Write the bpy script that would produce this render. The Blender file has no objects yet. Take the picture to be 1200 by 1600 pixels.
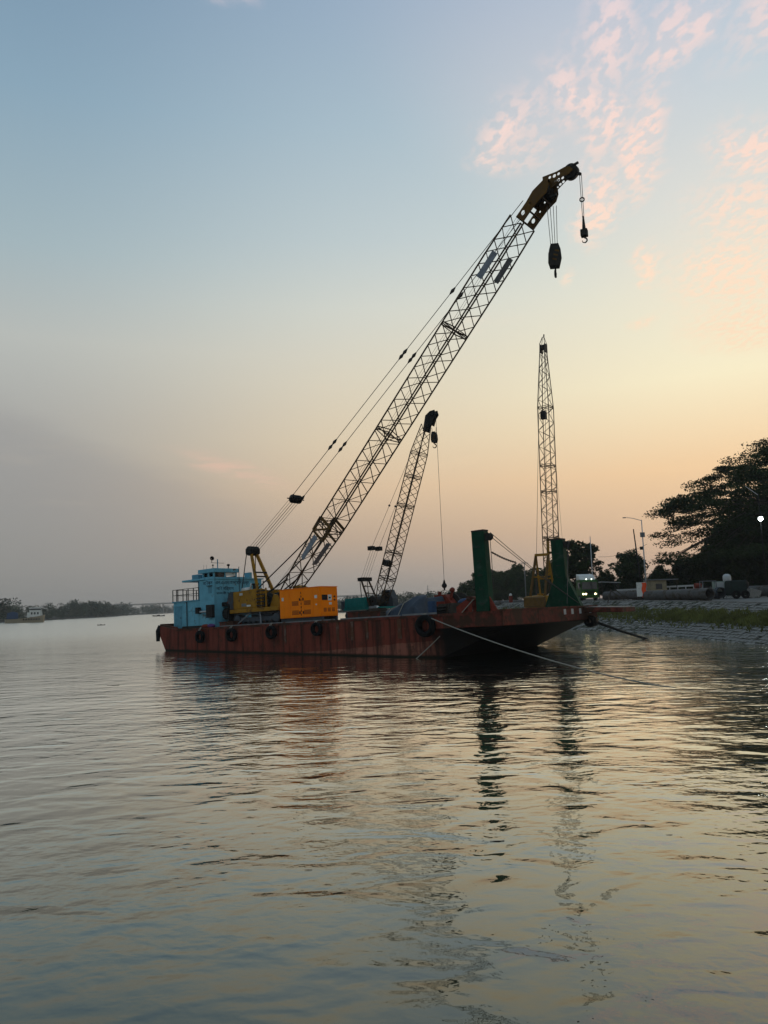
import bpy, bmesh, math, random
from math import sin, cos, tan, pi, radians, degrees, atan2, sqrt, hypot
from mathutils import Vector, Matrix

random.seed(7)
SC = bpy.context.scene
COL = SC.collection

# ------------------------------------------------------------------ camera
F_PX, EYE = 1155.0, 3.47
PITCH, ROLL = radians(7.2), radians(-1.6)
cam_d = bpy.data.cameras.new('camera')
cam = bpy.data.objects.new('camera', cam_d); COL.objects.link(cam)
cam_d.sensor_fit = 'VERTICAL'; cam_d.sensor_height = 36.0; cam_d.sensor_width = 27.0
cam_d.lens = 36.0*F_PX/1600.0
cam_d.clip_start = 0.1; cam_d.clip_end = 9000
RC = Matrix.Rotation(pi/2+PITCH, 3, 'X') @ Matrix.Rotation(ROLL, 3, 'Z')
cam.matrix_world = Matrix.Translation((0, 0, EYE)) @ RC.to_4x4()
SC.camera = cam
CP = Vector((0, 0, EYE))

def ray(x, y): return RC @ Vector(((x-600)/F_PX, (800-y)/F_PX, -1.0))
def at(x, y, Y):                       # the point of a pixel's line of sight at distance Y
    d = ray(x, y); return CP + d*(Y/d.y)
def onz(x, y, z=0.0):                  # where a line of sight meets a level surface
    d = ray(x, y); return CP + d*((z-EYE)/d.z)

# ------------------------------------------------------------------ exposure
SC.view_settings.view_transform = 'Standard'; SC.view_settings.look = 'None'
SC.view_settings.exposure = 0.0; SC.view_settings.gamma = 1.0
SC.view_settings.use_curve_mapping = False
SC.cycles.use_denoising = True
SC.cycles.max_bounces = 6; SC.cycles.volume_bounces = 0

def lin(r, g, b):
    def f(c):
        c /= 255.0
        return c/12.92 if c <= .04045 else ((c+.055)/1.055)**2.4
    return (f(r), f(g), f(b), 1.0)

# ------------------------------------------------------------------ sky
SUN_AZ, SUN_EL = radians(44), radians(2.0)        # low, out of frame to the right, behind the trees
world = bpy.data.worlds.new('World'); SC.world = world; world.use_nodes = True
class NT:
    def __init__(s, t): s.t = t; s.n = t.nodes; s.l = t.links
    def new(s, typ, **k):
        n = s.n.new(typ)
        for a, b in k.items(): setattr(n, a, b)
        return n
    def put(s, sock, v):
        if hasattr(v, 'is_linked') or isinstance(v, bpy.types.NodeSocket): s.l.new(v, sock)
        else: sock.default_value = v
    def math(s, op, a, b=0.0, c=0.0, clamp=False):
        n = s.new('ShaderNodeMath', operation=op); n.use_clamp = clamp
        s.put(n.inputs[0], a); s.put(n.inputs[1], b); s.put(n.inputs[2], c); return n.outputs[0]
    def vmath(s, op, a, b=(0, 0, 0)):
        n = s.new('ShaderNodeVectorMath', operation=op)
        s.put(n.inputs[0], a); s.put(n.inputs[1], b)
        return n.outputs['Value'] if op in ('DOT_PRODUCT', 'LENGTH', 'DISTANCE') else n.outputs['Vector']
    def rng(s, v, a, b, c=0.0, d=1.0, mode='SMOOTHSTEP'):
        n = s.new('ShaderNodeMapRange', interpolation_type=mode)
        for i, q in enumerate((v, a, b, c, d)): s.put(n.inputs[i], q)
        return n.outputs[0]
    def noise(s, vec, scale, detail=4, rough=.55, dist=0.0):
        n = s.new('ShaderNodeTexNoise')
        if vec is not None: s.put(n.inputs['Vector'], vec)
        n.inputs['Scale'].default_value = scale; n.inputs['Detail'].default_value = detail
        n.inputs['Roughness'].default_value = rough; n.inputs['Distortion'].default_value = dist
        return n.outputs['Fac']
    def mix(s, f, a, b, blend='MIX'):
        n = s.new('ShaderNodeMix', data_type='RGBA', blend_type=blend)
        s.put(n.inputs[0], f); s.put(n.inputs[6], a); s.put(n.inputs[7], b); return n.outputs[2]
    def ramp(s, f, stops):
        n = s.new('ShaderNodeValToRGB'); s.put(n.inputs[0], f); e = n.color_ramp.elements
        while len(e) < len(stops): e.new(0.5)
        for i, (p, c) in enumerate(stops): e[i].position = p; e[i].color = c
        return n.outputs[0]

def build_sky():
    w = NT(world.node_tree); w.n.clear()
    out = w.new('ShaderNodeOutputWorld'); bg = w.new('ShaderNodeBackground')
    w.l.new(bg.outputs[0], out.inputs[0])
    d = w.new('ShaderNodeTexCoord').outputs['Generated']
    sep = w.new('ShaderNodeSeparateXYZ'); w.l.new(d, sep.inputs[0])
    x, y, z = sep.outputs
    zc = w.math('MAXIMUM', z, 0.0)
    hyp = w.math('MAXIMUM', w.math('SQRT', w.math('ADD', w.math('MULTIPLY', x, x), w.math('MULTIPLY', y, y))), 1e-4)
    cd = w.math('DIVIDE', w.math('ADD', w.math('MULTIPLY', x, sin(SUN_AZ)), w.math('MULTIPLY', y, cos(SUN_AZ))), hyp)
    dl = w.math('ARCCOSINE', cd)
    zen = lin(132, 158, 186)
    right = w.ramp(zc, [(0, lin(186, 160, 143)), (.045, lin(214, 180, 152)), (.16, lin(250, 212, 166)), (.27, lin(255, 243, 207)),
                        (.36, lin(242, 237, 214)), (.45, lin(220, 227, 221)), (.57, lin(197, 211, 220)), (.67, lin(178, 195, 214)), (1, zen)])
    mid = w.ramp(zc, [(0, lin(152, 150, 145)), (.04, lin(172, 161, 151)), (.09, lin(198, 174, 151)), (.16, lin(226, 198, 165)), (.22, lin(230, 211, 180)),
                      (.3, lin(226, 217, 195)), (.385, lin(216, 218, 208)), (.46, lin(196, 208, 210)), (.57, lin(174, 194, 206)), (.67, lin(157, 178, 199)), (1, zen)])
    left = w.ramp(zc, [(0, lin(136, 136, 133)), (.06, lin(147, 146, 142)), (.15, lin(159, 158, 154)), (.24, lin(173, 173, 169)), (.33, lin(186, 190, 186)),
                       (.43, lin(165, 184, 191)), (.57, lin(140, 168, 187)), (.67, lin(125, 153, 177)), (1, zen)])
    base = w.mix(w.rng(dl, radians(16), radians(46)), right, mid)
    base = w.mix(w.rng(dl, radians(40), radians(74)), base, left)
    # thin physical sky under the gradient
    sk = w.new('ShaderNodeTexSky', sky_type='NISHITA'); sk.sun_disc = False
    sk.sun_elevation = SUN_EL; sk.sun_rotation = SUN_AZ; sk.dust_density = 3.0
    skc = w.mix(1.0, sk.outputs[0], (.06, .06, .06, 1), 'MULTIPLY')
    base = w.mix(0.03, base, skc)
    # cloud sheet: directions laid out on a level plane high above
    zz = w.math('MAXIMUM', z, 0.05)
    uv = w.new('ShaderNodeCombineXYZ')
    w.l.new(w.math('DIVIDE', x, zz), uv.inputs[0]); w.l.new(w.math('DIVIDE', y, zz), uv.inputs[1])
    uv = uv.outputs[0]
    nz = w.new('ShaderNodeTexNoise'); w.l.new(uv, nz.inputs['Vector']); nz.inputs['Scale'].default_value = 3.5; nz.inputs['Detail'].default_value = 5
    off = w.vmath('MULTIPLY', w.vmath('SUBTRACT', nz.outputs['Color'], (.5, .5, .5)), (.26, .26, 0))
    uvd = w.vmath('ADD', uv, off)
    def puv(px, py):
        q = ray(px, py); return Vector((q.x/q.z, q.y/q.z))
    def blob(p0, p1, wd, src):
        wd = wd*1.5; a0, a1 = puv(*p0), puv(*p1); c = (a0+a1)/2; a = (a1-a0)/2
        m = ((p0[0]+p1[0])/2, (p0[1]+p1[1])/2); L = hypot(p1[0]-p0[0], p1[1]-p0[1]); nx, ny = -(p1[1]-p0[1])/L, (p1[0]-p0[0])/L
        b = puv(m[0]+nx*wd, m[1]+ny*wd)-puv(*m)
        Mi = Matrix(((a.x, b.x), (a.y, b.y))).inverted()
        q1 = w.math('ADD', w.vmath('DOT_PRODUCT', src, (Mi[0][0], Mi[0][1], 0)), -(Mi[0][0]*c.x+Mi[0][1]*c.y))
        q2 = w.math('ADD', w.vmath('DOT_PRODUCT', src, (Mi[1][0], Mi[1][1], 0)), -(Mi[1][0]*c.x+Mi[1][1]*c.y))
        r = w.math('SQRT', w.math('ADD', w.math('MULTIPLY', q1, q1), w.math('MULTIPLY', q2, q2)))
        return w.rng(r, .15, 1.25, 1, 0)
    streaks = [((985, 345), (1025, 110), 28, 1.0), ((1020, 150), (1110, -40), 30, .7), ((920, 395), (950, 230), 30, 1.0), ((940, 260), (930, 120), 26, .9), ((925, 150), (1000, -40), 42, .7),
               ((765, 245), (860, 170), 40, .95), ((850, 180), (935, 120), 36, .8), ((1100, 285), (1230, 190), 34, .95), ((1050, 480), (1260, 385), 44, 1.0), ((1080, 380), (1290, 270), 50, .75), ((1005, 455), (1030, 375), 16, .9),
               ((1050, 525), (1300, 490), 30, .8), ((985, 515), (1030, 490), 8, .7), ((1130, 120), (1230, -60), 45, .6), ((870, 440), (905, 430), 13, .5), ((400, 20), (380, -30), 40, .4)]
    tot = None
    for p0, p1, wd, k in streaks:
        m = w.math('MULTIPLY', blob(p0, p1, wd, uvd), k)
        tot = m if tot is None else w.math('MAXIMUM', tot, m)
    # the same broken cloud goes on thinly all over the sky
    gen = w.math('MULTIPLY', w.rng(w.noise(uv, .55, 5, .6), .56, .74), .45)
    gen = w.math('MULTIPLY', gen, w.rng(dl, radians(30), radians(95), 1.0, .25))
    outm = w.rng(dl, radians(14), radians(2), 0, 1)
    tot = w.math('MAXIMUM', tot, w.math('MULTIPLY', gen, .8))
    st = w.vmath('MULTIPLY', w.vmath('ADD', uv, w.vmath('MULTIPLY', off, (.25, .25, 0))), (1.0, .62, 1))
    cells = w.rng(w.noise(uvd, 5.0, 5, .6, .1), .2, .5)
    fine = w.rng(w.noise(st, 40, 2.5, .5, 0), .41, .59)
    tex = w.math('MULTIPLY', cells, w.math('ADD', w.math('MULTIPLY', fine, .85), .15))
    wide = w.math('MAXIMUM', w.math('MULTIPLY', blob((800, 330), (1080, -60), 170, uv), .2), w.math('MULTIPLY', blob((1010, 500), (1330, 200), 150, uv), .2))
    veil = w.math('MAXIMUM', w.math('MULTIPLY', tot, .26), wide)
    fac = w.math('ADD', w.math('MULTIPLY', w.math('MULTIPLY', tot, tex), 1.0), veil, clamp=True)
    fac = w.math('MULTIPLY', fac, w.rng(z, .09, .24))
    ccol = w.ramp(zc, [(.2, lin(255, 226, 184)), (.38, lin(255, 228, 202)), (.5, lin(251, 222, 208)), (.7, lin(232, 214, 220))])
    base = w.mix(fac, base, ccol)
    # low grey-mauve bank on the left, its upper edge falling to the right
    nb = ray(-40, 612).cross(ray(440, 790)).normalized()
    if nb.dot(ray(100, 800)) < 0: nb = -nb
    ed = w.math('ADD', w.vmath('DOT_PRODUCT', d, tuple(nb)), w.math('MULTIPLY', w.math('SUBTRACT', w.noise(uvd, 1.1, 5, .6), .5), .06))
    low = w.math('MULTIPLY', w.rng(ed, -.012, .036), w.rng(ed, .05, .30, 1, 0))
    low = w.math('MULTIPLY', w.math('MULTIPLY', low, w.rng(dl, radians(46), radians(70))), .42)
    base = w.mix(low, base, lin(150, 149, 149))
    pk = w.math('MULTIPLY', w.math('MULTIPLY', blob((270, 705), (455, 765), 12, uvd), .8), w.rng(w.noise(uvd, 2.2, 5), .35, .65))
    base = w.mix(pk, base, lin(224, 190, 170))
    w.l.new(base, bg.inputs[0]); bg.inputs[1].default_value = 1.0
build_sky()

sun_d = bpy.data.lights.new('sun', 'SUN'); sun = bpy.data.objects.new('sun', sun_d); COL.objects.link(sun)
sun_d.energy = 0.5; sun_d.angle = radians(12); sun_d.color = (1.0, .78, .58)
sv = Vector((sin(SUN_AZ)*cos(SUN_EL), cos(SUN_AZ)*cos(SUN_EL), sin(SUN_EL)))
sun.rotation_euler = sv.to_track_quat('Z', 'Y').to_euler()

# ------------------------------------------------------------------ materials
MATS = {}
def M(name, col, rough=.6, metal=0.0, var=.25, scale=2.5, rust=None, amt=.0, rscale=1.2, streak=0.0, bump=.15, spec=.08):
    if name in MATS: return MATS[name]
    m = bpy.data.materials.new(name); m.use_nodes = True; t = NT(m.node_tree)
    bs = t.n['Principled BSDF']
    co = t.new('ShaderNodeTexCoord').outputs['Object']
    c = (*col, 1.0)
    n1 = t.noise(co, scale, 6, .62)
    base = t.mix(t.rng(n1, .3, .7, mode='LINEAR'), tuple(v*(1-var) for v in col)+(1,), tuple(min(v*(1+var), .95) for v in col)+(1,))
    if streak:
        sm = t.new('ShaderNodeMapping'); t.l.new(co, sm.inputs[0]); sm.inputs['Scale'].default_value = (3.2, 3.2, .22)
        s1 = t.rng(t.noise(sm.outputs[0], 1.0, 6, .65), .48, .72)
        base = t.mix(t.math('MULTIPLY', s1, streak), base, tuple(v*.3 for v in col)+(1,))
    if rust:
        n2 = t.noise(co, rscale, 8, .7, .3)
        base = t.mix(t.rng(n2, .62-amt*.35, .72-amt*.3), base, (*rust, 1))
    t.l.new(base, bs.inputs['Base Color'])
    t.l.new(t.rng(n1, .3, .7, max(rough-.12, .02), min(rough+.15, 1), mode='LINEAR'), bs.inputs['Roughness'])
    bs.inputs['Metallic'].default_value = metal; bs.inputs['Specular IOR Level'].default_value = spec
    if bump:
        b = t.new('ShaderNodeBump'); b.inputs['Strength'].default_value = bump; b.inputs['Distance'].default_value = .02
        t.l.new(t.noise(co, scale*6, 4), b.inputs['Height']); t.l.new(b.outputs[0], bs.inputs['Normal'])
    MATS[name] = m; return m
def emit(name, col, s):
    m = bpy.data.materials.new(name); m.use_nodes = True; bs = m.node_tree.nodes['Principled BSDF']
    bs.inputs['Base Color'].default_value = (*col, 1); bs.inputs['Emission Color'].default_value = (*col, 1); bs.inputs['Emission Strength'].default_value = s
    return m
def glassy(name, col, rough=.08):
    m = bpy.data.materials.new(name); m.use_nodes = True; t = NT(m.node_tree); bs = t.n['Principled BSDF']
    co = t.new('ShaderNodeTexCoord').outputs['Object']
    t.l.new(t.mix(t.noise(co, 2.0, 4), (*col, 1), tuple(v*1.8 for v in col)+(1,)), bs.inputs['Base Color'])
    bs.inputs['Roughness'].default_value = rough; bs.inputs['Specular IOR Level'].default_value = .6
    return m
RUST = (.10, .045, .025)
m_blue = M('blue_paint', (.13, .36, .46), .5, var=.16, scale=1.2, rust=(.10, .09, .08), amt=.12, streak=.35)
m_bluedk = M('blue_trim', (.09, .25, .33), .5, var=.2)
m_deck = M('deck_steel', (.13, .085, .07), .75, var=.4, rust=RUST, amt=.6)
m_red = M('red_oxide', (.13, .032, .022), .65, var=.45, scale=1.4, rust=(.055, .026, .016), amt=.55, streak=.75)
m_red2 = M('red_machinery', (.17, .03, .018), .6, var=.3, rust=RUST, amt=.25)
m_orange = M('orange_paint', (.95, .215, .0), .42, var=.07, scale=1.5, streak=.12, bump=.05)
m_orangedk = M('orange_louvre', (.22, .06, .01), .6)
m_yel = M('crane_yellow', (.30, .145, .011), .45, var=.22, scale=1.6, rust=(.13, .07, .02), amt=.2, streak=.35)
m_yel2 = M('boom_yellow', (.11, .055, .01), .5, var=.3, rust=(.1, .055, .02), amt=.4)
m_boom = M('boom_steel', (.06, .037, .018), .6, var=.4, rust=(.06, .04, .03), amt=.4)
m_black = M('black_steel', (.018, .018, .018), .55, var=.4)
m_dark = M('dark_grease', (.03, .028, .025), .6, var=.4)
m_grey = M('grey_steel', (.16, .165, .17), .5, var=.25, rust=RUST, amt=.15)
m_slate = M('slate_counterweight', (.055, .065, .075), .55, var=.25, rust=RUST, amt=.1)
m_white = M('white_paint', (.62, .62, .58), .5, var=.12, rust=(.3, .25, .18), amt=.1)
m_rope = M('rope_fibre', (.25, .23, .19), .85, var=.3, scale=20)
m_wire = M('wire_rope', (.06, .06, .058), .5, .5, var=.3)
m_rubber = M('rubber', (.008, .008, .008), .8, var=.4, scale=6)
m_green = M('green_post', (.003, .04, .02), .5, var=.2, scale=1.0, rust=(.02, .05, .035), amt=.25, streak=.4)
m_teal = M('teal_paint', (.015, .17, .155), .45, var=.15, streak=.3)
m_tarp = M('tarpaulin', (.045, .058, .075), .55, var=.3, scale=1.0, bump=.3)
m_conc = M('concrete', (.22, .215, .20), .85, var=.25, scale=1.2, rust=(.09, .09, .075), amt=.3)
m_block = M('revetment_concrete', (.22, .21, .19), .85, var=.6, scale=1.9, rust=(.06, .065, .045), amt=.45)
m_joint = M('slope_soil', (.05, .048, .038), .95, var=.4, scale=1.0)
m_ground = M('hard_standing', (.17, .165, .15), .9, var=.3, scale=.25, rust=(.09, .085, .07), amt=.4, rscale=.12)
m_grass = M('grass', (.12, .125, .036), .8, var=.45, scale=.5)
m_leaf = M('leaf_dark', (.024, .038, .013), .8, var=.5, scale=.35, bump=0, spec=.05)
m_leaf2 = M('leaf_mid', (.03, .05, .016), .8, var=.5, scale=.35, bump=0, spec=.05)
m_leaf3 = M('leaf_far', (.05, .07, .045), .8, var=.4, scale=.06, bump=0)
m_bark = M('bark', (.06, .05, .04), .9, var=.35, scale=3)
m_tan = M('tan_hull', (.30, .25, .17), .7, var=.25, streak=.4)
m_navy = M('navy_tarp', (.03, .06, .12), .6, var=.3)
m_orcloth = M('orange_cloth', (.75, .09, .03), .8, var=.2)
m_letter = M('letter_paint', (.015, .03, .05), .6, var=.3)
m_greentruck = M('truck_green', (.03, .085, .02), .4, var=.2)
m_glass = glassy('dark_glass', (.012, .014, .016))
m_panel = M('sign_sheet', (.20, .22, .25), .5, var=.25, scale=3)
m_galv = M('galvanised', (.42, .43, .43), .5, .3, var=.15)
m_pipe = M('pipe_steel', (.085, .083, .08), .6, var=.3, rust=(.05, .035, .025), amt=.35)
m_purple = M('purple_cloth', (.10, .04, .14), .9)

# ------------------------------------------------------------------ mesh helpers
class MB:
    def __init__(s): s.v = []; s.f = []; s.sm = False
    def add(s, vs, fs):
        o = len(s.v); s.v += [tuple(q) for q in vs]; s.f += [tuple(i+o for i in q) for q in fs]; return s
    def box(s, x0, x1, y0, y1, z0, z1, mat=None):
        vs = [Vector((x, y, z)) for z in (z0, z1) for y in (y0, y1) for x in (x0, x1)]
        if mat is not None: vs = [mat @ q for q in vs]
        return s.add(vs, [(0, 2, 3, 1), (4, 5, 7, 6), (0, 1, 5, 4), (2, 6, 7, 3), (0, 4, 6, 2), (1, 3, 7, 5)])
    def bar(s, p, q, w, h=None, n=4):
        p, q = Vector(p), Vector(q); d = q-p
        if d.length < 1e-6: return s
        d.normalize(); up = Vector((0, 0, 1)) if abs(d.z) < .95 else Vector((1, 0, 0))
        a = d.cross(up).normalized(); b = a.cross(d).normalized(); h = h or w
        r = [(cos(2*pi*(i+.5)/n), sin(2*pi*(i+.5)/n)) for i in range(n)]; k = sqrt(2) if n == 4 else 1
        vs = [c+a*(x*w*k/2)+b*(y*h*k/2) for c in (p, q) for x, y in r]
        fs = [(i, (i+1) % n, n+(i+1) % n, n+i) for i in range(n)]+[tuple(range(n-1, -1, -1)), tuple(range(n, 2*n))]
        return s.add(vs, fs)
    def tube(s, pts, r, n=6):
        pts = [Vector(p) for p in pts]; rr = r if isinstance(r, (list, tuple)) else [r]*len(pts)
        vs, fs = [], []; a = None
        for i, p in enumerate(pts):
            d = (pts[min(i+1, len(pts)-1)]-pts[max(i-1, 0)]).normalized()
            if a is None: a = d.cross(Vector((0, 0, 1)) if abs(d.z) < .9 else Vector((1, 0, 0))).normalized()
            else: a = (a-d*a.dot(d)).normalized()
            b = d.cross(a)
            vs += [p+(a*cos(2*pi*k/n)+b*sin(2*pi*k/n))*rr[i] for k in range(n)]
        for i in range(len(pts)-1):
            fs += [(i*n+k, i*n+(k+1) % n, (i+1)*n+(k+1) % n, (i+1)*n+k) for k in range(n)]
        fs += [tuple(range(n-1, -1, -1)), tuple(range((len(pts)-1)*n, len(pts)*n))]
        return s.add(vs, fs)
    def cyl(s, c, axis, r, L, n=16):
        c, ax = Vector(c), Vector(axis).normalized(); return s.tube([c-ax*L/2, c+ax*L/2], r, n)
    def ring(s, c, axis, prof, n=20):                      # prof: closed list of (radius, along axis)
        c, ax = Vector(c), Vector(axis).normalized()
        a = ax.cross(Vector((0, 0, 1)) if abs(ax.z) < .9 else Vector((1, 0, 0))).normalized(); b = ax.cross(a); k = len(prof)
        vs = [c+(a*cos(2*pi*i/n)+b*sin(2*pi*i/n))*r+ax*h for i in range(n) for r, h in prof]
        fs = [(i*k+j, i*k+(j+1) % k, ((i+1) % n)*k+(j+1) % k, ((i+1) % n)*k+j) for i in range(n) for j in range(k)]
        return s.add(vs, fs)
    def prism(s, poly, y0, y1):                            # poly in x,z, extruded in y
        n = len(poly); vs = [(x, y0, z) for x, z in poly]+[(x, y1, z) for x, z in poly]
        return s.add(vs, [(i, (i+1) % n, n+(i+1) % n, n+i) for i in range(n)]+[tuple(range(n-1, -1, -1)), tuple(range(n, 2*n))])
    def sphere(s, c, r, n=10, m=7, sc=(1, 1, 1)):
        c = Vector(c); vs = [c+Vector((0, 0, -r*sc[2]))]
        for j in range(1, m):
            t = -pi/2+pi*j/m
            vs += [c+Vector((cos(2*pi*i/n)*cos(t)*r*sc[0], sin(2*pi*i/n)*cos(t)*r*sc[1], sin(t)*r*sc[2])) for i in range(n)]
        vs.append(c+Vector((0, 0, r*sc[2]))); fs = [(0, 1+(i+1) % n, 1+i) for i in range(n)]
        for j in range(m-2):
            fs += [(1+j*n+i, 1+j*n+(i+1) % n, 1+(j+1)*n+(i+1) % n, 1+(j+1)*n+i) for i in range(n)]
        return s.add(vs, fs+[(1+(m-2)*n+i, 1+(m-2)*n+(i+1) % n, len(vs)-1) for i in range(n)])
    def mesh(s, name, mat, smooth=False, fixn=True):
        me = bpy.data.meshes.new(name); me.from_pydata([tuple(q) for q in s.v], [], s.f)
        if fixn:
            b = bmesh.new(); b.from_mesh(me); bmesh.ops.recalc_face_normals(b, faces=b.faces); b.to_mesh(me); b.free()
        if smooth: me.polygons.foreach_set('use_smooth', [True]*len(me.polygons))
        me.materials.append(mat); me.update(); return me
    def build(s, name, mat, parent=None, smooth=False, bevel=0.0, fixn=True):
        o = bpy.data.objects.new(name, s.mesh(name, mat, smooth, fixn)); COL.objects.link(o)
        if parent is not None: o.parent = parent
        if bevel:
            b = o.modifiers.new('bevel', 'BEVEL'); b.width = bevel; b.segments = 2; b.limit_method = 'ANGLE'
        return o
def tag(o, label=None, cat=None, group=None, kind=None):
    for k, v in (('label', label), ('category', cat), ('group', group), ('kind', kind)):
        if v: o[k] = v
    return o
def thing(name, label, cat, mat=None, group=None):
    o = bpy.data.objects.new(name, None); COL.objects.link(o); o.empty_display_size = .3
    if mat is not None: o.matrix_world = mat
    return tag(o, label, cat, group)
def share(name, me, parent, mat=None):
    o = bpy.data.objects.new(name, me); COL.objects.link(o); o.parent = parent
    if mat is not None: o.matrix_local = mat
    return o
def from_curve(cu, name, mat, parent):
    tmp = bpy.data.objects.new('tmp', cu); COL.objects.link(tmp)
    bpy.context.view_layer.update()
    me = bpy.data.meshes.new_from_object(tmp.evaluated_get(bpy.context.evaluated_depsgraph_get()))
    bpy.data.objects.remove(tmp); me.materials.clear(); me.materials.append(mat)
    o = bpy.data.objects.new(name, me); COL.objects.link(o)
    if parent is not None: o.parent = parent
    return o
def plate(name, mat, parent, outline, holes, y, th):      # sheet in the x,z plane with round holes
    cu = bpy.data.curves.new(name, 'CURVE'); cu.dimensions = '2D'; cu.fill_mode = 'BOTH'; cu.extrude = th/2
    loops = [outline]+[[(hx+cos(2*pi*k/16)*rx_, hz+sin(2*pi*k/16)*rz_) for k in range(16)] for hx, hz, rx_, rz_ in holes]
    for lp in loops:
        sp = cu.splines.new('POLY'); sp.points.add(len(lp)-1); sp.use_cyclic_u = True
        for p, (a, b) in zip(sp.points, lp): p.co = (a, b, 0, 1)
    o = from_curve(cu, name, mat, parent)
    o.matrix_local = Matrix(((1, 0, 0, 0), (0, 0, -1, y), (0, 1, 0, 0), (0, 0, 0, 1)))
    return o
def text(name, body, size, mat, parent, mat4, width=None):
    cu = bpy.data.curves.new(name, 'FONT'); cu.body = body; cu.size = size; cu.extrude = .004; cu.align_x = 'LEFT'; cu.offset = size*.012
    o = from_curve(cu, name, mat, parent)
    if width:
        xs = [q.co.x for q in o.data.vertices] or [0, 1]; k = width/max(max(xs)-min(xs), .01)
        for q in o.data.vertices: q.co.x *= k
    o.matrix_local = mat4; return o
def sag(p, q, drop, n=16):
    p, q = Vector(p), Vector(q)
    return [p.lerp(q, i/n)-Vector((0, 0, 4*drop*(i/n)*(1-i/n))) for i in range(n+1)]

# ------------------------------------------------------------------ setting: water
def build_water():
    m = bpy.data.materials.new('river_water'); m.use_nodes = True; t = NT(m.node_tree); bs = t.n['Principled BSDF']
    co = t.new('ShaderNodeTexCoord').outputs['Object']
    patch = t.noise(co, .035, 3, .5)
    murk = t.mix(t.rng(patch, .35, .65), (.034, .037, .019, 1), (.042, .044, .024, 1))
    def mp(sx, sy, rz):
        n = t.new('ShaderNodeMapping'); t.l.new(co, n.inputs[0]); n.inputs['Scale'].default_value = (sx, sy, 1); n.inputs['Rotation'].default_value = (0, 0, rz); return n.outputs[0]
    w0 = t.noise(mp(.16, .3, .25), 1.0, 2, .4)
    w1 = t.noise(mp(.75, 1.25, -.35), 1.0, 2, .45, .4)
    w2 = t.noise(mp(2.6, 3.6, .2), 1.0, 2, .5, .3)
    w25 = t.noise(mp(5.2, 6.6, -.5), 1.0, 2, .5, .3)
    w3 = t.noise(mp(11, 12, .3), 1.0, 2, .5)
    dist = t.vmath('LENGTH', co); calm = t.rng(dist, 30, 200, 1, .3)
    ruf = t.rng(t.noise(mp(.07, .12, .3), 1.0, 4, .62), .36, .66, .22, 1.35)
    h = t.math('ADD', t.math('MULTIPLY', w0, .07), t.math('MULTIPLY', w1, .07))
    fine = t.math('ADD', t.math('ADD', t.math('MULTIPLY', w2, .0215), t.math('MULTIPLY', w25, .0075)), t.math('MULTIPLY', w3, .0014))
    h = t.math('MULTIPLY', t.math('ADD', h, t.math('MULTIPLY', fine, ruf)), calm)
    b = t.new('ShaderNodeBump'); b.inputs['Strength'].default_value = 1.0; b.inputs['Distance'].default_value = 1.0
    t.l.new(h, b.inputs['Height'])
    t.n.remove(bs); df = t.new('ShaderNodeBsdfDiffuse'); gl = t.new('ShaderNodeBsdfGlossy'); fr = t.new('ShaderNodeFresnel'); mx = t.new('ShaderNodeMixShader')
    t.l.new(murk, df.inputs['Color']); gl.inputs['Color'].default_value = (.99, .99, .93, 1); t.l.new(t.math('ADD', t.rng(dist, 8, 40, .03, .085), t.rng(dist, 40, 160, 0, .13)), gl.inputs['Roughness']); fr.inputs['IOR'].default_value = 1.45
    t.l.new(b.outputs[0], gl.inputs['Normal'])
    t.l.new(t.math('MULTIPLY', fr.outputs[0], 1.8, clamp=True), mx.inputs[0]); t.l.new(df.outputs[0], mx.inputs[1]); t.l.new(gl.outputs[0], mx.inputs[2])
    t.l.new(mx.outputs[0], t.n['Material Output'].inputs['Surface'])
    mb = MB(); mb.add([(-1650, -180, 0), (1650, -180, 0), (1650, 1950, 0), (-1650, 1950, 0)], [(0, 1, 2, 3)])
    tag(mb.build('water', m), kind='structure')
build_water()

# ------------------------------------------------------------------ setting: bank
WL = [(29, -170), (28.5, -40), (28, 20), (27.4, 40), (26.4, 52.1), (26.1, 60), (25.4, 69), (24.3, 79), (22.5, 88), (19.5, 98), (16, 107), (12.5, 118), (11.5, 140), (14, 185), (24, 260), (42, 380), (70, 560), (130, 900), (220, 1300)]
IN = Vector((.97, .24, 0)).normalized()
def resample(pl, step, y0, y1):
    out = []; 
    for (x0, a), (x1, b) in zip(pl, pl[1:]):
        L = hypot(x1-x0, b-a); n = max(1, int(round(L/step)))
        for i in range(n):
            f = i/n; y = a+(b-a)*f
            if y0 <= y <= y1: out.append(Vector((x0+(x1-x0)*f, y, 0)))
    return out
SLOPE_W = 7.2
def top_z(y): return 2.6+.62*min(max((y-58)/34.0, 0), 1)
def bank_z(off, y):
    if off < SLOPE_W: return top_z(y)*off/SLOPE_W
    return top_z(y)+min((off-SLOPE_W)/26.0, 1)*.55
def waterline_x(y):
    for (x0, a), (x1, b) in zip(WL, WL[1:]):
        if a <= y <= b: return x0+(x1-x0)*(y-a)/(b-a)
    return WL[-1][0]
def land_z(x, y):
    off = 0.0
    for _ in range(4):
        yy = y-off*IN.y; off = max((x-waterline_x(yy))/IN.x, 0)
    return bank_z(off, y-off*IN.y)
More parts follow.
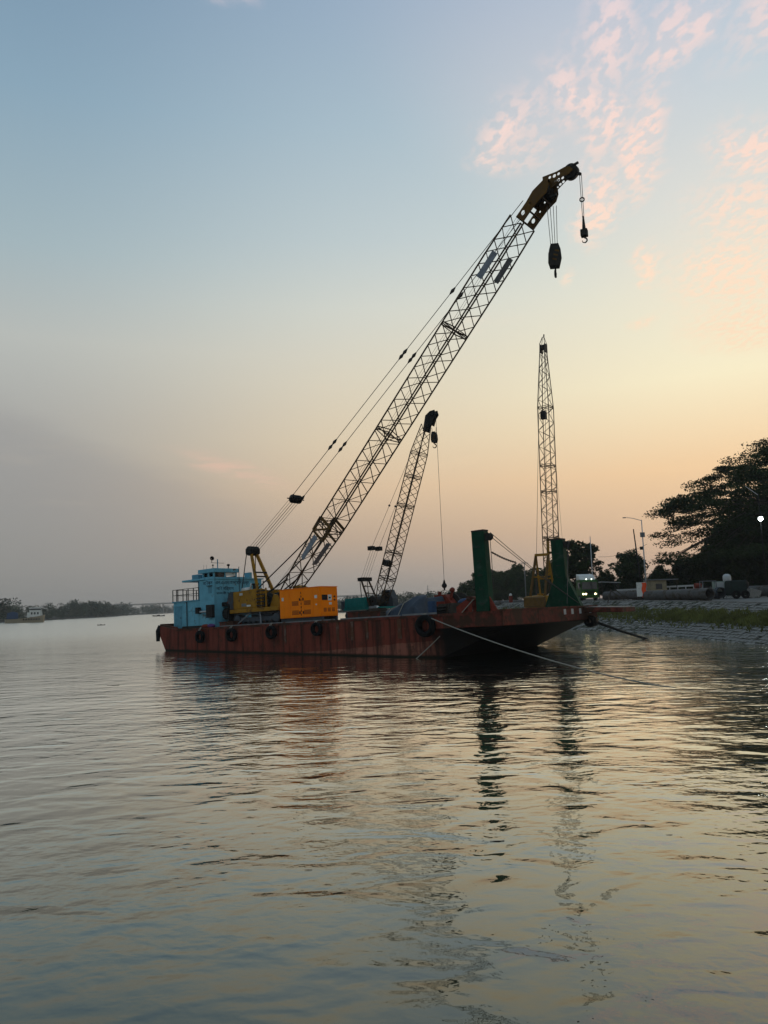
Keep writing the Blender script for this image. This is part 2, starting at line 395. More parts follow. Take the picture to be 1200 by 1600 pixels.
def build_bank():
    offs = [-4, 0, 3.6, SLOPE_W, SLOPE_W+3, SLOPE_W+10, SLOPE_W+22, 70, 180, 1400]
    rows = [Vector((x, y, 0)) for x, y in WL]; vs, fs = [], []
    for p in rows:
        for o in offs:
            q = p+IN*o; z = bank_z(o, p.y) if o > 0 else (o*.3 if o < 0 else 0)
            vs.append((min(q.x, 1640), min(q.y, 1940), z-.03 if o <= SLOPE_W else z))
    k = len(offs)
    for i in range(len(rows)-1):
        for j in range(k-1): fs.append((i*k+j, i*k+j+1, (i+1)*k+j+1, (i+1)*k+j))
    g = MB(); g.add(vs, fs); ground = g.build('ground', m_ground, smooth=False); tag(ground, kind='structure')
    emb = thing('embankment', None, None); tag(emb, kind='structure')
    # sloping revetment bed and its concrete blocks
    pts = resample(WL, .62, 33, 126)
    b = MB(); vs, fs = [], []
    for p in pts:
        for o in (-1.2, SLOPE_W):
            q = p+IN*o; vs.append((q.x, q.y, top_z(p.y)*o/SLOPE_W+.012))
    for i in range(len(pts)-1): fs.append((i*2, i*2+1, i*2+3, i*2+2))
    b.add(vs, fs); b.build('bed', m_joint, emb)
    base = MB().box(-.268, .268, -.22, .22, -.05, .07).mesh('paving_block', m_block)
    cand = []; nrow = 14
    rnd = random.Random(3)
    for i in range(len(pts)-1):
        tng = (pts[i+1]-pts[i]); TZ = top_z(pts[i].y); up = Vector((IN.x*SLOPE_W, IN.y*SLOPE_W, TZ)).normalized(); rs = hypot(SLOPE_W, TZ)
        for r in range(-1, nrow):
            fr = (r+.5)/nrow; shift = .5 if r % 2 else 0
            if rnd.random() < .03: continue
            p = pts[i]+tng*(.5+shift)+up*(fr*rs)
            tx = tng.normalized(); ty = (up-tx*up.dot(tx)).normalized(); tz = tx.cross(ty)
            if tz.z < 0: tx = -tx; tz = -tz
            ang = rnd.uniform(-.05, .05); c_, s_ = cos(ang), sin(ang)
            ax, ay = tx*c_+ty*s_, ty*c_-tx*s_; tilt = tz+tx*rnd.uniform(-.05, .05)+ty*rnd.uniform(-.05, .05); tilt.normalize()
            ax = (ax-tilt*ax.dot(tilt)).normalized(); ay = tilt.cross(ax)
            p = p+tilt*rnd.uniform(-.03, .045)
            m4 = Matrix(((ax.x, ay.x, tilt.x, p.x), (ax.y, ay.y, tilt.y, p.y), (ax.z, ay.z, tilt.z, p.z), (0, 0, 0, 1)))
            vis = (p.z > -.02 and p.x/p.y < .56 and (fr < .42 or fr > .8))
            cand.append((0 if vis else 1, p.length, m4))
    cand.sort(key=lambda q: (q[0], q[1])); rest = MB()
    for i, (_, _, m4) in enumerate(cand):
        if i < 300: share('paving_block', base, emb, m4)
        else: rest.add([m4 @ q.co for q in base.vertices], [tuple(f.vertices) for f in base.polygons])
    tag(rest.build('paving_blocks', m_block, emb), kind='stuff')
    # kerb along the top of the slope
    kb = MB(); kp = [p+IN*(SLOPE_W+.15) for p in resample(WL, 4, 20, 128)]
    for p, q in zip(kp, kp[1:]): kb.bar((p.x, p.y, top_z(p.y-1.8)+.05), (q.x, q.y, top_z(q.y-1.8)+.05), .3, .2)
    kb.build('kerb', m_conc, emb)
    # grass over the middle of the slope
    gr = MB(); rnd = random.Random(5); pl = resample(WL, .25, 40, 118)
    for p in pl:
        for _ in range(44):
            o = rnd.gauss(3.7, 1.0)
            if not (1.5 < o < 5.4+.5*sin(p.y*1.7)): continue
            dens = .5+.5*sin(p.y*.55)*sin(p.y*.21+1); 
            if o < 2.7 and rnd.random() > .35*dens+.1: continue
            if p.y > 76 and rnd.random() < .3+.4*dens: continue
            q = p+IN*o+Vector((rnd.uniform(-.2, .2), rnd.uniform(-.2, .2), top_z(p.y)*o/SLOPE_W+.05))
            for _ in range(3):
                a = rnd.uniform(0, 2*pi); h = rnd.uniform(.15, .42); w = rnd.uniform(.035, .08); l = Vector((cos(a), sin(a), 0))
                e = q+Vector((rnd.uniform(-.15, .15), rnd.uniform(-.15, .15), h))
                gr.add([q-l*w, q+l*w, e], [(0, 1, 2)])
    tag(gr.build('grass', m_grass, fixn=False), 'rough green grass growing over the middle of the stone slope', 'grass', kind='stuff')
build_bank()

# ------------------------------------------------------------------ the barge's frame
TILT, YAW = radians(1.9), radians(-38.9)
BO = Vector((3.42, 48.05, 0))
U0 = Vector((cos(YAW), sin(YAW), 0)); V = Vector((-sin(YAW), cos(YAW), 0)); U = U0*cos(TILT)+Vector((0, 0, sin(TILT))); N = U.cross(V)
BM = Matrix(((U.x, V.x, N.x, BO.x), (U.y, V.y, N.y, BO.y), (U.z, V.z, N.z, BO.z), (0, 0, 0, 1)))
def pick(x, y, t):                      # where a line of sight meets the upright lengthwise plane at t
    d = ray(x, y); P = CP+d*((BO+V*t-CP).dot(V)/d.dot(V)); q = P-BO; return q.dot(U), q.dot(N)
def BP(s, t, h): return BM @ Vector((s, t, h))
def on_barge(s, t, h, rz=0.0): return BM @ Matrix.Translation((s, t, h)) @ Matrix.Rotation(rz, 4, 'Z')
DK, WID = 2.82, 14.0

def hull_mat():
    m = bpy.data.materials.new('hull_paint'); m.use_nodes = True; t = NT(m.node_tree); bs = t.n['Principled BSDF']
    co = t.new('ShaderNodeTexCoord').outputs['Object']; sp = t.new('ShaderNodeSeparateXYZ'); t.l.new(co, sp.inputs[0]); x, y, z = sp.outputs
    nb = t.noise(co, .8, 7, .65)
    upper = t.mix(nb, (.13, .030, .019, 1), (.21, .048, .030, 1))
    lower = t.mix(nb, (.21, .075, .05, 1), (.30, .11, .075, 1))
    edge = t.math('SUBTRACT', t.math('SUBTRACT', z, t.math('MULTIPLY', x, .05)), t.math('ADD', 1.05, t.math('MULTIPLY', nb, .25)))
    c = t.mix(t.rng(edge, -.03, .03), lower, upper)
    sm = t.new('ShaderNodeMapping'); t.l.new(co, sm.inputs[0]); sm.inputs['Scale'].default_value = (1.8, 1.8, .12)
    c = t.mix(t.math('MULTIPLY', t.rng(t.noise(sm.outputs[0], 1.0, 7, .7), .44, .62), .8), c, (.02, .013, .010, 1))
    c = t.mix(t.math('MULTIPLY', t.rng(t.noise(co, 1.1, 8, .75), .52, .66), .8), c, (.06, .028, .016, 1))
    c = t.mix(t.math('MULTIPLY', t.rng(t.noise(co, 3.7, 6, .7), .6, .68), .6), c, (.16, .085, .05, 1))
    wl = t.math('ADD', z, t.math('ADD', t.math('MULTIPLY', x, .0332), t.math('MULTIPLY', nb, .12)))
    c = t.mix(t.rng(wl, .30, .12), c, (.018, .016, .010, 1))
    # underside shade painted in black on the spoon of the bow, below the fascia
    bow_shade = t.math('MULTIPLY', t.rng(t.math('ADD', x, t.math('MULTIPLY', nb, 1.2)), -.9, .9), t.rng(z, 1.93, 1.87))
    c = t.mix(bow_shade, c, (.010, .008, .007, 1))
    # weed and wet line
    t.l.new(c, bs.inputs['Base Color']); bs.inputs['Roughness'].default_value = .62; bs.inputs['Specular IOR Level'].default_value = .06
    b = t.new('ShaderNodeBump'); b.inputs['Strength'].default_value = .35; b.inputs['Distance'].default_value = .05
    t.l.new(t.noise(co, 1.3, 5), b.inputs['Height']); t.l.new(b.outputs[0], bs.inputs['Normal'])
    return m

def build_barge():
    g = thing('crane_barge', 'long rust-red flat barge carrying the cranes, moored by the bank', 'barge', BM.copy())
    hm = hull_mat()
    # lofted shell: stations along the length, each a ring from near deck edge round the bottom to the far deck edge
    st = []
    for s in [-30.6, -30.35, -30.0, -29.5, -28.5, -26, -22, -18, -14, -10, -6, -3.5, -2.4, -1.4, -.5, .4, 1.3, 2.2, 3.0, 3.8, 4.6]:
        if s < -28.5: hb = -.9+(max(0, (-28.5-s))/2.1)**1.1*3.2
        elif s > -2.4: hb = -.9+((s+2.4)/7.0)**.92*2.78
        else: hb = -.9
        top = DK+max(0, (-28.2-s)/2.4)*.36
        hb = min(hb, top-.75) if s < 0 else min(hb, 1.88)
        inn = max(0, (s+3.5)/8.1)**1.2*1.25
        fas = min(1.9, top-.4)
        if hb > fas-.1: fas = hb+.02
        ring = [(0, top), (0, fas)]
        for k in (.25, .5, .75, 1): ring.append((inn*k**.7, fas+(hb-fas)*k))
        ring.append((inn+.5, hb-.02))
        st.append((s, ring+[(WID-a, b) for a, b in reversed(ring)]))
    vs, fs = [], []; k = len(st[0][1])
    for s, r in st: vs += [(s, a, b) for a, b in r]
    for i in range(len(st)-1):
        for j in range(k-1): fs.append((i*k+j, i*k+j+1, (i+1)*k+j+1, (i+1)*k+j))
    fs += [tuple(range(k)), tuple((len(st)-1)*k+j for j in range(k-1, -1, -1))]
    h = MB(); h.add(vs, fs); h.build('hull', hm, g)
    d = MB(); vs = []
    for s, r in st: vs += [(s, 0.02, r[0][1]-.02), (s, WID-.02, r[0][1]-.02)]
    d.add(vs, [(i*2, i*2+1, i*2+3, i*2+2) for i in range(len(st)-1)]); d.build('deck', m_deck, g)
    # rubbing strake, bulwark lip and plating
    MB().box(-28.2, 4.62, -.09, -.004, 2.66, 2.83).build('rubbing_strake', m_red, g)
    lip = MB(); lip.box(-22.2, -9.2, .0, .10, 2.83, 2.91); lip.build('bulwark', m_grey, g)
    MB().box(-3.0, -0.2, .0, .08, 2.83, 2.95).build('bulwark', m_grey, g)
    MB().box(-8.6, -3.2, .0, .10, 2.83, 2.92).build('bulwark', m_grey, g)
    MB().prism([(-30.62, 3.2), (-28.1, 2.84), (-28.1, 3.02), (-30.6, 3.36)], .0, .12).build('bulwark', m_red, g)
    MB().box(-30.66, -30.5, .12, WID, 3.16, 3.38).build('bulwark', m_red, g)
    x = -28.0; rnd = random.Random(2)
    while x < -3.8:
        w = rnd.uniform(1.5, 2.6); x1 = min(x+w, -3.6)
        MB().box(x+.02, x1-.02, -.016-rnd.uniform(0, .012), .01, 1.25+.05*x+.55 if x < -9 else 1.3, 2.62).build('hull_plate', hm, g); x = x1
    for a, b in ((-9.0, -8.75), (-7.6, -7.35), (-6.2, -6.0), (-14.4, -14.2), (-3.4, -3.1)):
        MB().box(a, b, -.06, .0, 1.35, 2.66).build('fender_bar', m_deck, g)
    # bow fascia plates and head plate
    MB().box(.3, 4.64, -.03, .0, 1.93, 2.66).build('bow_plate', m_red, g)
    for a, b in ((.0, 4.6), (4.6, 9.3), (9.3, WID)):
        MB().box(4.601, 4.66, a+.02, b-.02, 1.92, 2.8).build('bow_plate', m_red, g)
    MB().box(4.3, 4.74, -.05, WID+.03, 2.8, 2.9).build('bow_edge', m_red, g)
    for yy in (8.4, 9.6, 10.9, 12.6): MB().box(4.66, 4.672, yy, yy+.35, 2.35, 2.72).build('draught_mark', m_galv, g)
    ap = MB(); ap.prism([(4.66, 2.42), (7.6, 2.3), (7.6, 2.62), (4.66, 2.79)], 11.6, WID); ap.build('apron', m_red, g, bevel=.02)
    MB().box(4.75, 7.55, 11.65, WID-.05, 0, .012, Matrix.Translation((0, 0, 2.79)) @ Matrix.Rotation(radians(3.2), 4, 'Y') @ Matrix.Translation((0, 0, .27))).build('apron_tread', m_grey, g)
    # fairlead roller under the bow
    MB().ring((4.75, 12.6, 1.75), (0, 1, 0), [(.15, -.35), (.42, -.35), (.42, .35), (.15, .35)], 16).build('roller', m_black, g, True)
    # green posts
    def post(t, s0, s1, top, flare):
        c = (s0+s1)/2; w = (s1-s0)/2
        p = MB(); p.prism([(c-w*1.02, DK), (c+w*1.02, DK), (c+w*.93, top-.05), (c-w*1.0, top)], t-.3, t+.3)
        o = p.build('post', m_green, g, bevel=.03)
        MB().box(c-w*1.0, c+w*.92, t-.31, t+.31, top-.04, top+.06).build('post_cap', m_dark, o)
        for q in range(5): MB().bar((c-w*.35, t-.345, DK+.5+q*.9), (c+w*.35, t-.345, DK+.5+q*.9), .035).build('rung', m_dark, o)
        for zz in (DK+.05, DK+2.3): MB().box(c-w*1.05, c+w*1.03, t-.325, t+.325, zz, zz+.1).build('stiffener', m_green, o)
        sh = MB(); sh.ring((c+w+.16, t, top-.42), (0, 1, 0), [(.05, -.16), (.25, -.16), (.19, 0), (.25, .16), (.05, .16)], 14); sh.box(c+w*.8, c+w+.2, t-.2, t-.17, top-.62, top-.2); sh.box(c+w*.8, c+w+.2, t+.17, t+.2, top-.62, top-.2)
        sh.build('sheave', m_dark, o)
        for sg in ((-1, 1) if flare else ()):
            gs = MB(); gs.prism([(c+sg*w*.9, DK+2.4), (c+sg*w*.9, DK), (c+sg*(w+1.0), DK), (c+sg*(w+.9), DK+.25)], t-.22, t+.22); gs.build('gusset', m_green, g)
        if not flare:
            gs = MB(); gs.prism([(c+w*.9, DK+1.0), (c+w*.9, DK), (c+w+.55, DK)], t-.2, t-.12); gs.build('gusset', m_red2, g)
        return (c+w+.3, t, top-.42)
    tops = [post(1.2, 2.3, 3.25, 7.95, False), post(12.7, 2.15, 3.15, 8.0, True)]
    for i, tp in enumerate(tops):
        r = MB()
        for dz in (0, .25): r.tube(sag((tp[0], tp[1], tp[2]+dz), (tp[0]+.9, tp[1]+(10.2 if i == 0 else -3.0), 3.1), .12), .022, 5)
        r.build('stay_wire', m_wire, g)
    MB().bar((tops[0][0]-.05, 1.2, 7.3), (tops[0][0]-.05, 1.2, 4.2), .03).build('guy_wire', m_wire, g)
    ch = MB(); P = sag((tops[0][0]-.1, 1.3, 6.55), (tops[0][0]+.4, 4.0, 5.85), .1, 26)
    for i in range(22):
        dv = (P[i+1]-P[i]).normalized(); ax = dv.cross(Vector((0, 0, 1))) if i % 2 else dv.cross(dv.cross(Vector((0, 0, 1))))
        ch.ring((P[i]+P[i+1])/2, ax, [(.035, -.018), (.075, -.018), (.075, .018), (.035, .018)], 8)
    ch.build('chain', m_dark, g)
    return g
barge = build_barge()

def build_deckhouse(g):
    """blue accommodation block at the stern: a part of the barge"""
    A, Bq, C0, t0 = -29.8, -27.8, -23.95, .9
    h0, h1, h2, h3 = DK, 5.2, 6.95, 7.65
    w = MB()
    w.box(A, C0, t0, 8.0, h0, h1)                                     # lower storey
    w.box(-26.0, C0, t0, 6.3, h1, h2-.02)                              # upper storey, near side flush
    w.box(Bq, -25.9, t0+1.2, 6.3, h1, h2-.02)                          # set-back part behind the side gallery
    dh = w.build('deckhouse', m_blue, g, bevel=.015)
    sub = lambda mb, name, mat, **k: mb.build(name, mat, dh, **k)
    sub(MB().box(-28.35, -25.2, t0-.12, 6.5, h2, h2+.16), 'roof', m_blue, bevel=.02)
    sub(MB().box(-25.2, C0+.06, t0-.02, 6.5, h2-.005, h2+.1), 'roof', m_blue)
    sub(MB().box(A-.15, Bq+.05, t0-.06, 8.1, h1, h1+.10), 'gallery_floor', m_bluedk)
    sub(MB().box(Bq+.05, -26.0, t0-.06, t0+1.2, h1, h1+.10), 'gallery_floor', m_bluedk)
    # bridge: sill, posts and roof so that one sees through
    b0, bs, bt = -25.55, C0, 3.45
    sub(MB().box(b0, bs, t0, t0+.08, h2+.1, h2+.22).box(bs-.08, bs, t0+.08, bt, h2+.1, h2+.16), 'bridge_sill', m_blue)
    for px_, py_ in ((b0+.06, t0), (bs-.13, t0), (bs-.13, bt-.14), (b0+.06, bt-.14), (-24.75, t0), (bs-.13, 2.05)):
        sub(MB().box(px_-.06 if px_ < bs-.2 else px_, px_+.07 if px_ < bs-.2 else bs, py_, py_+.13, h2+.16, h3-.12), 'bridge_post', m_blue)
    sub(MB().box(b0-.5, bs+.12, t0-.1, bt+.12, h3-.12, h3+.22), 'bridge_roof', m_blue, bevel=.02)
    sub(MB().box(bs-.05, bs-.03, t0+.14, 2.04, h2+.18, h3-.13), 'window', m_glass)
    sub(MB().box(bs-.05, bs-.03, 2.2, bt-.15, h2+.28, h3-.13), 'window', m_white)
    sub(MB().box(b0-.02, b0+.0, t0+.15, bt-.2, h2+.18, h3-.13), 'window', m_glass)
    sub(MB().box(b0, b0+.05, bt-.3, bt, h2+.1, h3-.12).box(b0, bs-.1, bt-.03, bt, h2+.1, h2+.3), 'back_wall', m_blue)
    # roof box, parapet post on the wing
    sub(MB().box(-27.6, -26.7, 1.3, 2.0, h2+.16, h2+.62), 'roof_locker', m_bluedk, bevel=.03)
    sub(MB().box(-24.6, C0+.03, 4.85, 5.15, h2+.1, h2+.62), 'parapet', m_blue)
    sub(MB().box(-24.1, C0+.02, bt+.12, 4.85, h2+.1, h2+.2), 'parapet', m_blue)
    # mast and fittings
    mx, my = -24.3, 1.6
    ms = MB(); ms.tube([(mx, my, h3+.2), (mx, my, h3+1.05)], .045, 8); ms.build('mast', m_bluedk, dh)
    sub(MB().bar((mx, my-.7, h3+.72), (mx, my+.7, h3+.72), .03), 'crossarm', m_dark)
    sub(MB().ring((mx-.1, my-.55, h3+1.1), (1, -.4, .1), [(.02, -.1), (.16, .12), (.19, .12), (.06, -.12)], 12).tube([(mx-.1, my-.55, h3+.72), (mx-.1, my-.55, h3+1.05)], .025), 'horn', m_black)
    sub(MB().sphere((mx+.05, my-.55, h3+.5), .08).tube([(mx+.05, my-.55, h3+.2), (mx+.05, my-.55, h3+.45)], .03), 'navigation_lamp', m_black)
    sub(MB().sphere((mx+.1, my+1.1, h3+.55), .15, sc=(1, 1, .7)).tube([(mx+.1, my+1.1, h3+.2), (mx+.1, my+1.1, h3+.5)], .05), 'searchlight', m_black)
    for yy in (2.2, 2.5): sub(MB().tube([(-25.6, yy-1.1, h3+.2), (-25.6, yy-1.1, h3+.65)], .012, 5), 'aerial', m_dark)
    # doors, small windows, seams
    dr = sub(MB().box(A+.2, A+1.25, t0-.03, t0, h0+.08, h0+1.95), 'door', m_bluedk, bevel=.01)
    dr2 = MB().box(A+1.05, A+1.15, t0-.07, t0-.03, h0+.95, h0+1.02).build('door_handle', m_dark, dh)
    sub(MB().box(A+.15, A+1.3, t0-.05, t0, h0+1.97, h0+2.04), 'door_hood', m_bluedk)
    sub(MB().box(Bq-.04, Bq+.04, t0-.06, t0, h0, h1), 'pipe', m_dark)
    wn = sub(MB().box(-24.75, -24.25, t0-.02, t0, 5.75, 6.35), 'window', m_bluedk)
    sub(MB().box(-24.82, -24.18, t0-.16, t0, 6.36, 6.41), 'window_hood', m_dark)
    wn = sub(MB().box(-27.1, -26.55, t0+1.18, t0+1.2, 5.75, 6.3), 'window', m_glass)
    sub(MB().box(-27.2, -26.45, t0+1.05, t0+1.2, 6.32, 6.38), 'window_hood', m_dark)
    sub(MB().box(A, C0, t0-.012, t0, 4.3, 4.34), 'weld_seam', m_bluedk)
    sub(MB().box(A, C0+.02, t0-.02, t0, h0, h0+.22), 'skirting', m_dark)
    # exhaust on the side wall
    sub(MB().bar((-25.9, t0-.25, 4.05), (-25.9, t0-.25, 4.6), .35).bar((-25.9, t0-.25, 4.35), (-25.9, t0, 4.35), .1), 'floodlight', m_black)
    sub(MB().tube([(-25.7, t0-.2, 4.2), (-24.6, t0-.2, 4.2)], .09, 8), 'exhaust_pipe', m_galv)
    sub(MB().box(-24.7, -23.9, t0-.35, t0-.02, 3.65, 4.75), 'ventilator_box', m_black, bevel=.02)
    # gallery railing
    def rail(p, q, n):
        p, q = Vector(p), Vector(q)
        for i in range(n+1):
            c = p.lerp(q, i/n); sub(MB().bar(c, c+Vector((0, 0, 1.05)), .06), 'railing_post', m_dark)
        for dz in (.55, 1.05): sub(MB().bar(p+Vector((0, 0, dz)), q+Vector((0, 0, dz)), .045), 'railing_bar', m_dark)
    rail((A-.1, t0, h1+.1), (-26.1, t0, h1+.1), 5)
    rail((A-.1, t0+.4, h1+.1), (A-.1, 7.9, h1+.1), 6)
    # lettering: front wall faces +s, side wall faces -t
    Rf = Matrix(((0, 0, 1, C0+.004), (1, 0, 0, 0), (0, 1, 0, 0), (0, 0, 0, 1)))
    def front(b, t, z, size, wd): text('lettering', b, size, m_letter, dh, Matrix.Translation((0, t, z)) @ Rf, wd)
    Rs = Matrix(((1, 0, 0, 0), (0, 0, -1, t0-.004), (0, 1, 0, 0), (0, 0, 0, 1)))
    text('lettering', 'নৌকন', .42, m_letter, dh, Matrix.Translation((-25.45, 0, 6.5)) @ Rs, 1.3)
    front('এন.এ.এন.আলামিন এন্ড', 1.05, 6.5, .42, 3.75)
    front('নৌ নির্মাণ', 1.15, 6.0, .36, 1.9)
    front('বালাসী ঘাট', 1.15, 5.62, .26, 1.7)
    return dh
build_deckhouse(barge)

# ------------------------------------------------------------------ lattice booms
def boom_frame(F, E):
    d = Vector((E[0]-F[0], 0, E[1]-F[1])); L = d.length; d.normalize(); p = Vector((-d.z, 0, d.x)); return d, p, L
def lattice(root, F, E, y0, prof, rc, rl, half, mat, split=True, frames=()):
    """prof: list of (q, half height, half width); chords and lacing are parts of the boom"""
    d, p, L = boom_frame(F, E); F3 = Vector((F[0], y0, F[1]))
    def hw(q):
        for (a, h0, w0), (b, h1, w1) in zip(prof, prof[1:]):
            if a <= q <= b+1e-6:
                f = (q-a)/(b-a); return h0+(h1-h0)*f, w0+(w1-w0)*f
        return prof[-1][1], prof[-1][2]
    def node(q, a, b):
        h, w = hw(q); return F3+d*q+p*(a*h)+Vector((0, b*w, 0))
    bm = bpy.data.objects.new('boom', None); COL.objects.link(bm); bm.parent = root; bm.empty_display_size = .2
    corners = [(-1, -1), (1, -1), (1, 1), (-1, 1)]
    for a, b in corners:
        c = MB()
        for (q0, _, _), (q1, _, _) in zip(prof, prof[1:]): c.bar(node(q0, a, b), node(q1, a, b), rc*2, n=6)
        c.build('chord', mat, bm, True)
    q0, q1 = prof[0][0]+.25, prof[-1][0]; n = int(round((q1-q0)/half)); st = (q1-q0)/n
    joined = MB()
    for fi in range(4):
        A_, B_ = corners[fi], corners[(fi+1) % 4]
        for i in range(n):
            a, b = (A_, B_) if (i+fi//2) % 2 == 0 else (B_, A_)
            P, Q = node(q0+i*st, *a), node(q0+(i+1)*st, *b)
            if split: MB().bar(P, Q, rl*2).build('lacing_bar', mat, bm)
            else: joined.bar(P, Q, rl*2)
    if not split: joined.build('lacing', mat, bm)
    for q in frames:
        fr = MB()
        for dq in (-.12, .12):
            cs = [node(q+dq, a, b) for a, b in corners]
            for i in range(4): fr.bar(cs[i], cs[(i+1) % 4], rl*2.4)
        fr.bar(node(q, -1, -1), node(q, 1, 1), rl*2); fr.bar(node(q, 1, -1), node(q, -1, 1), rl*2)
        fr.build('section_frame', mat, bm)
    return bm, node, d, p, L
def crawler(root, x0, x1, y0, y1, hgt, mat, nrol=7, shoes=34):
    """one track: side frame, belt of shoes, rollers"""
    r = hgt/2; L = x1-x0-2*r; peri = 2*L+2*pi*r
    tr = bpy.data.objects.new('track', None); COL.objects.link(tr); tr.parent = root
    fm = MB(); fm.prism([(x0+r*.7, r*.55), (x1-r*.7, r*.55), (x1-r*.5, r*1.3), (x0+r*.5, r*1.3)], y0+.12, y1-.12); fm.build('track_frame', mat, tr)
    sh = MB(); W = peri/shoes
    for i in range(shoes):
        u = i*W
        if u < L: px_, pz_, an = x0+r+u, hgt, 0
        elif u < L+pi*r: th = (u-L)/r; px_, pz_, an = x1-r+sin(th)*r, r+cos(th)*r, th
        elif u < 2*L+pi*r: px_, pz_, an = x1-r-(u-L-pi*r), 0, pi
        else: th = (u-2*L-pi*r)/r; px_, pz_, an = x0+r-sin(th)*r, r-cos(th)*r, pi+th
        m4 = Matrix.Translation((px_, 0, pz_)) @ Matrix.Rotation(an, 4, 'Y')
        sh.box(-W*.47, W*.47, y0, y1, -.09, -.03, m4); sh.box(-W*.1, W*.1, y0+.02, y1-.02, -.03, .0, m4)
    sh.build('track_belt', m_dark, tr)
    for i in range(nrol):
        c = x0+r+L*(i+.0)/(nrol-1); big = i in (0, nrol-1)
        rr = r*.78 if big else r*.32
        MB().ring((c, (y0+y1)/2, r if big else rr+.09), (0, 1, 0), [(.05, -(y1-y0)*.52), (rr, -(y1-y0)*.47), (rr, (y1-y0)*.47), (.05, (y1-y0)*.52)], 14).build('roller', m_slate, tr)
    return tr
def hook_block(name, label, top, drop, block, falls, spread, hook_r, mat=m_dark, ring=False, group='hook blocks', cheek=True, turn=.25, edge=False):
    """top: world point of the sheaves; hangs straight down"""
    g = thing(name, label, 'hook block', Matrix.Translation(top-Vector((0, 0, drop))) @ Matrix.Rotation(YAW+turn, 4, 'Z'), group)
    bw, bh, bd = block
    r = MB()
    for i in range(falls):
        f = (i/(falls-1)-.5) if falls > 1 else 0
        r.tube([(f*spread*.6, 0, bh*.45), (f*spread, 0, drop)], .02, 5)
    r.build('wire_rope', m_wire, g)
    if cheek:
        pr = [(-bw*.36, 0), (-bw*.5, bh*.3), (-bw*.45, bh*.72), (-bw*.3, bh), (bw*.3, bh), (bw*.45, bh*.72), (bw*.5, bh*.3), (bw*.36, 0)]
        for y in (-bd/2, bd/2): MB().prism(pr, y-.035, y+.035).build('cheek_plate', mat, g, bevel=.015)
        for k in range(3): MB().ring((0, bd*(k-1)*.28, bh*.56), (0, 1, 0), [(.04, -bd*.1), (bw*.42, -bd*.1), (bw*.36, 0), (bw*.42, bd*.1), (.04, bd*.1)], 18).build('sheave', m_black, g, True)
        for k in range(3): MB().box(-bw*.4, -bw*.05, -bd/2-.042, -bd/2-.036, bh*(.22+.2*k), bh*(.30+.2*k), Matrix.Rotation(radians(18), 4, 'Y')).build('stripe', m_yel2, g)
    else:
        MB().box(-bw/2, bw/2, -bd/2, bd/2, 0, bh).build('weight', mat, g, bevel=.05)
        MB().tube([(0, 0, bh), (0, 0, bh+.9)], [.12, .05], 8).build('socket', mat, g)
    hk = MB(); P = [(0, 0, .05), (0, 0, -hook_r*.7)]
    P += [(sin(a)*hook_r, 0, -hook_r*1.7+cos(a)*hook_r) for a in [radians(v) for v in range(20, 285, 22)]]
    if edge: P = [(y_, x_, z_) for x_, y_, z_ in P]
    hk.tube(P, [hook_r*.22, hook_r*.22]+[hook_r*.3]*8+[hook_r*.2]*3+[hook_r*.1]*(len(P)-13), 8); hk.build('hook', m_black, g, True)
    if ring: MB().ring((0, 0, drop*.58), (0, .5, 1), [(.11, -.03), (.17, -.03), (.17, .03), (.11, .03)], 16).build('limit_ring', m_black, g)
    return g

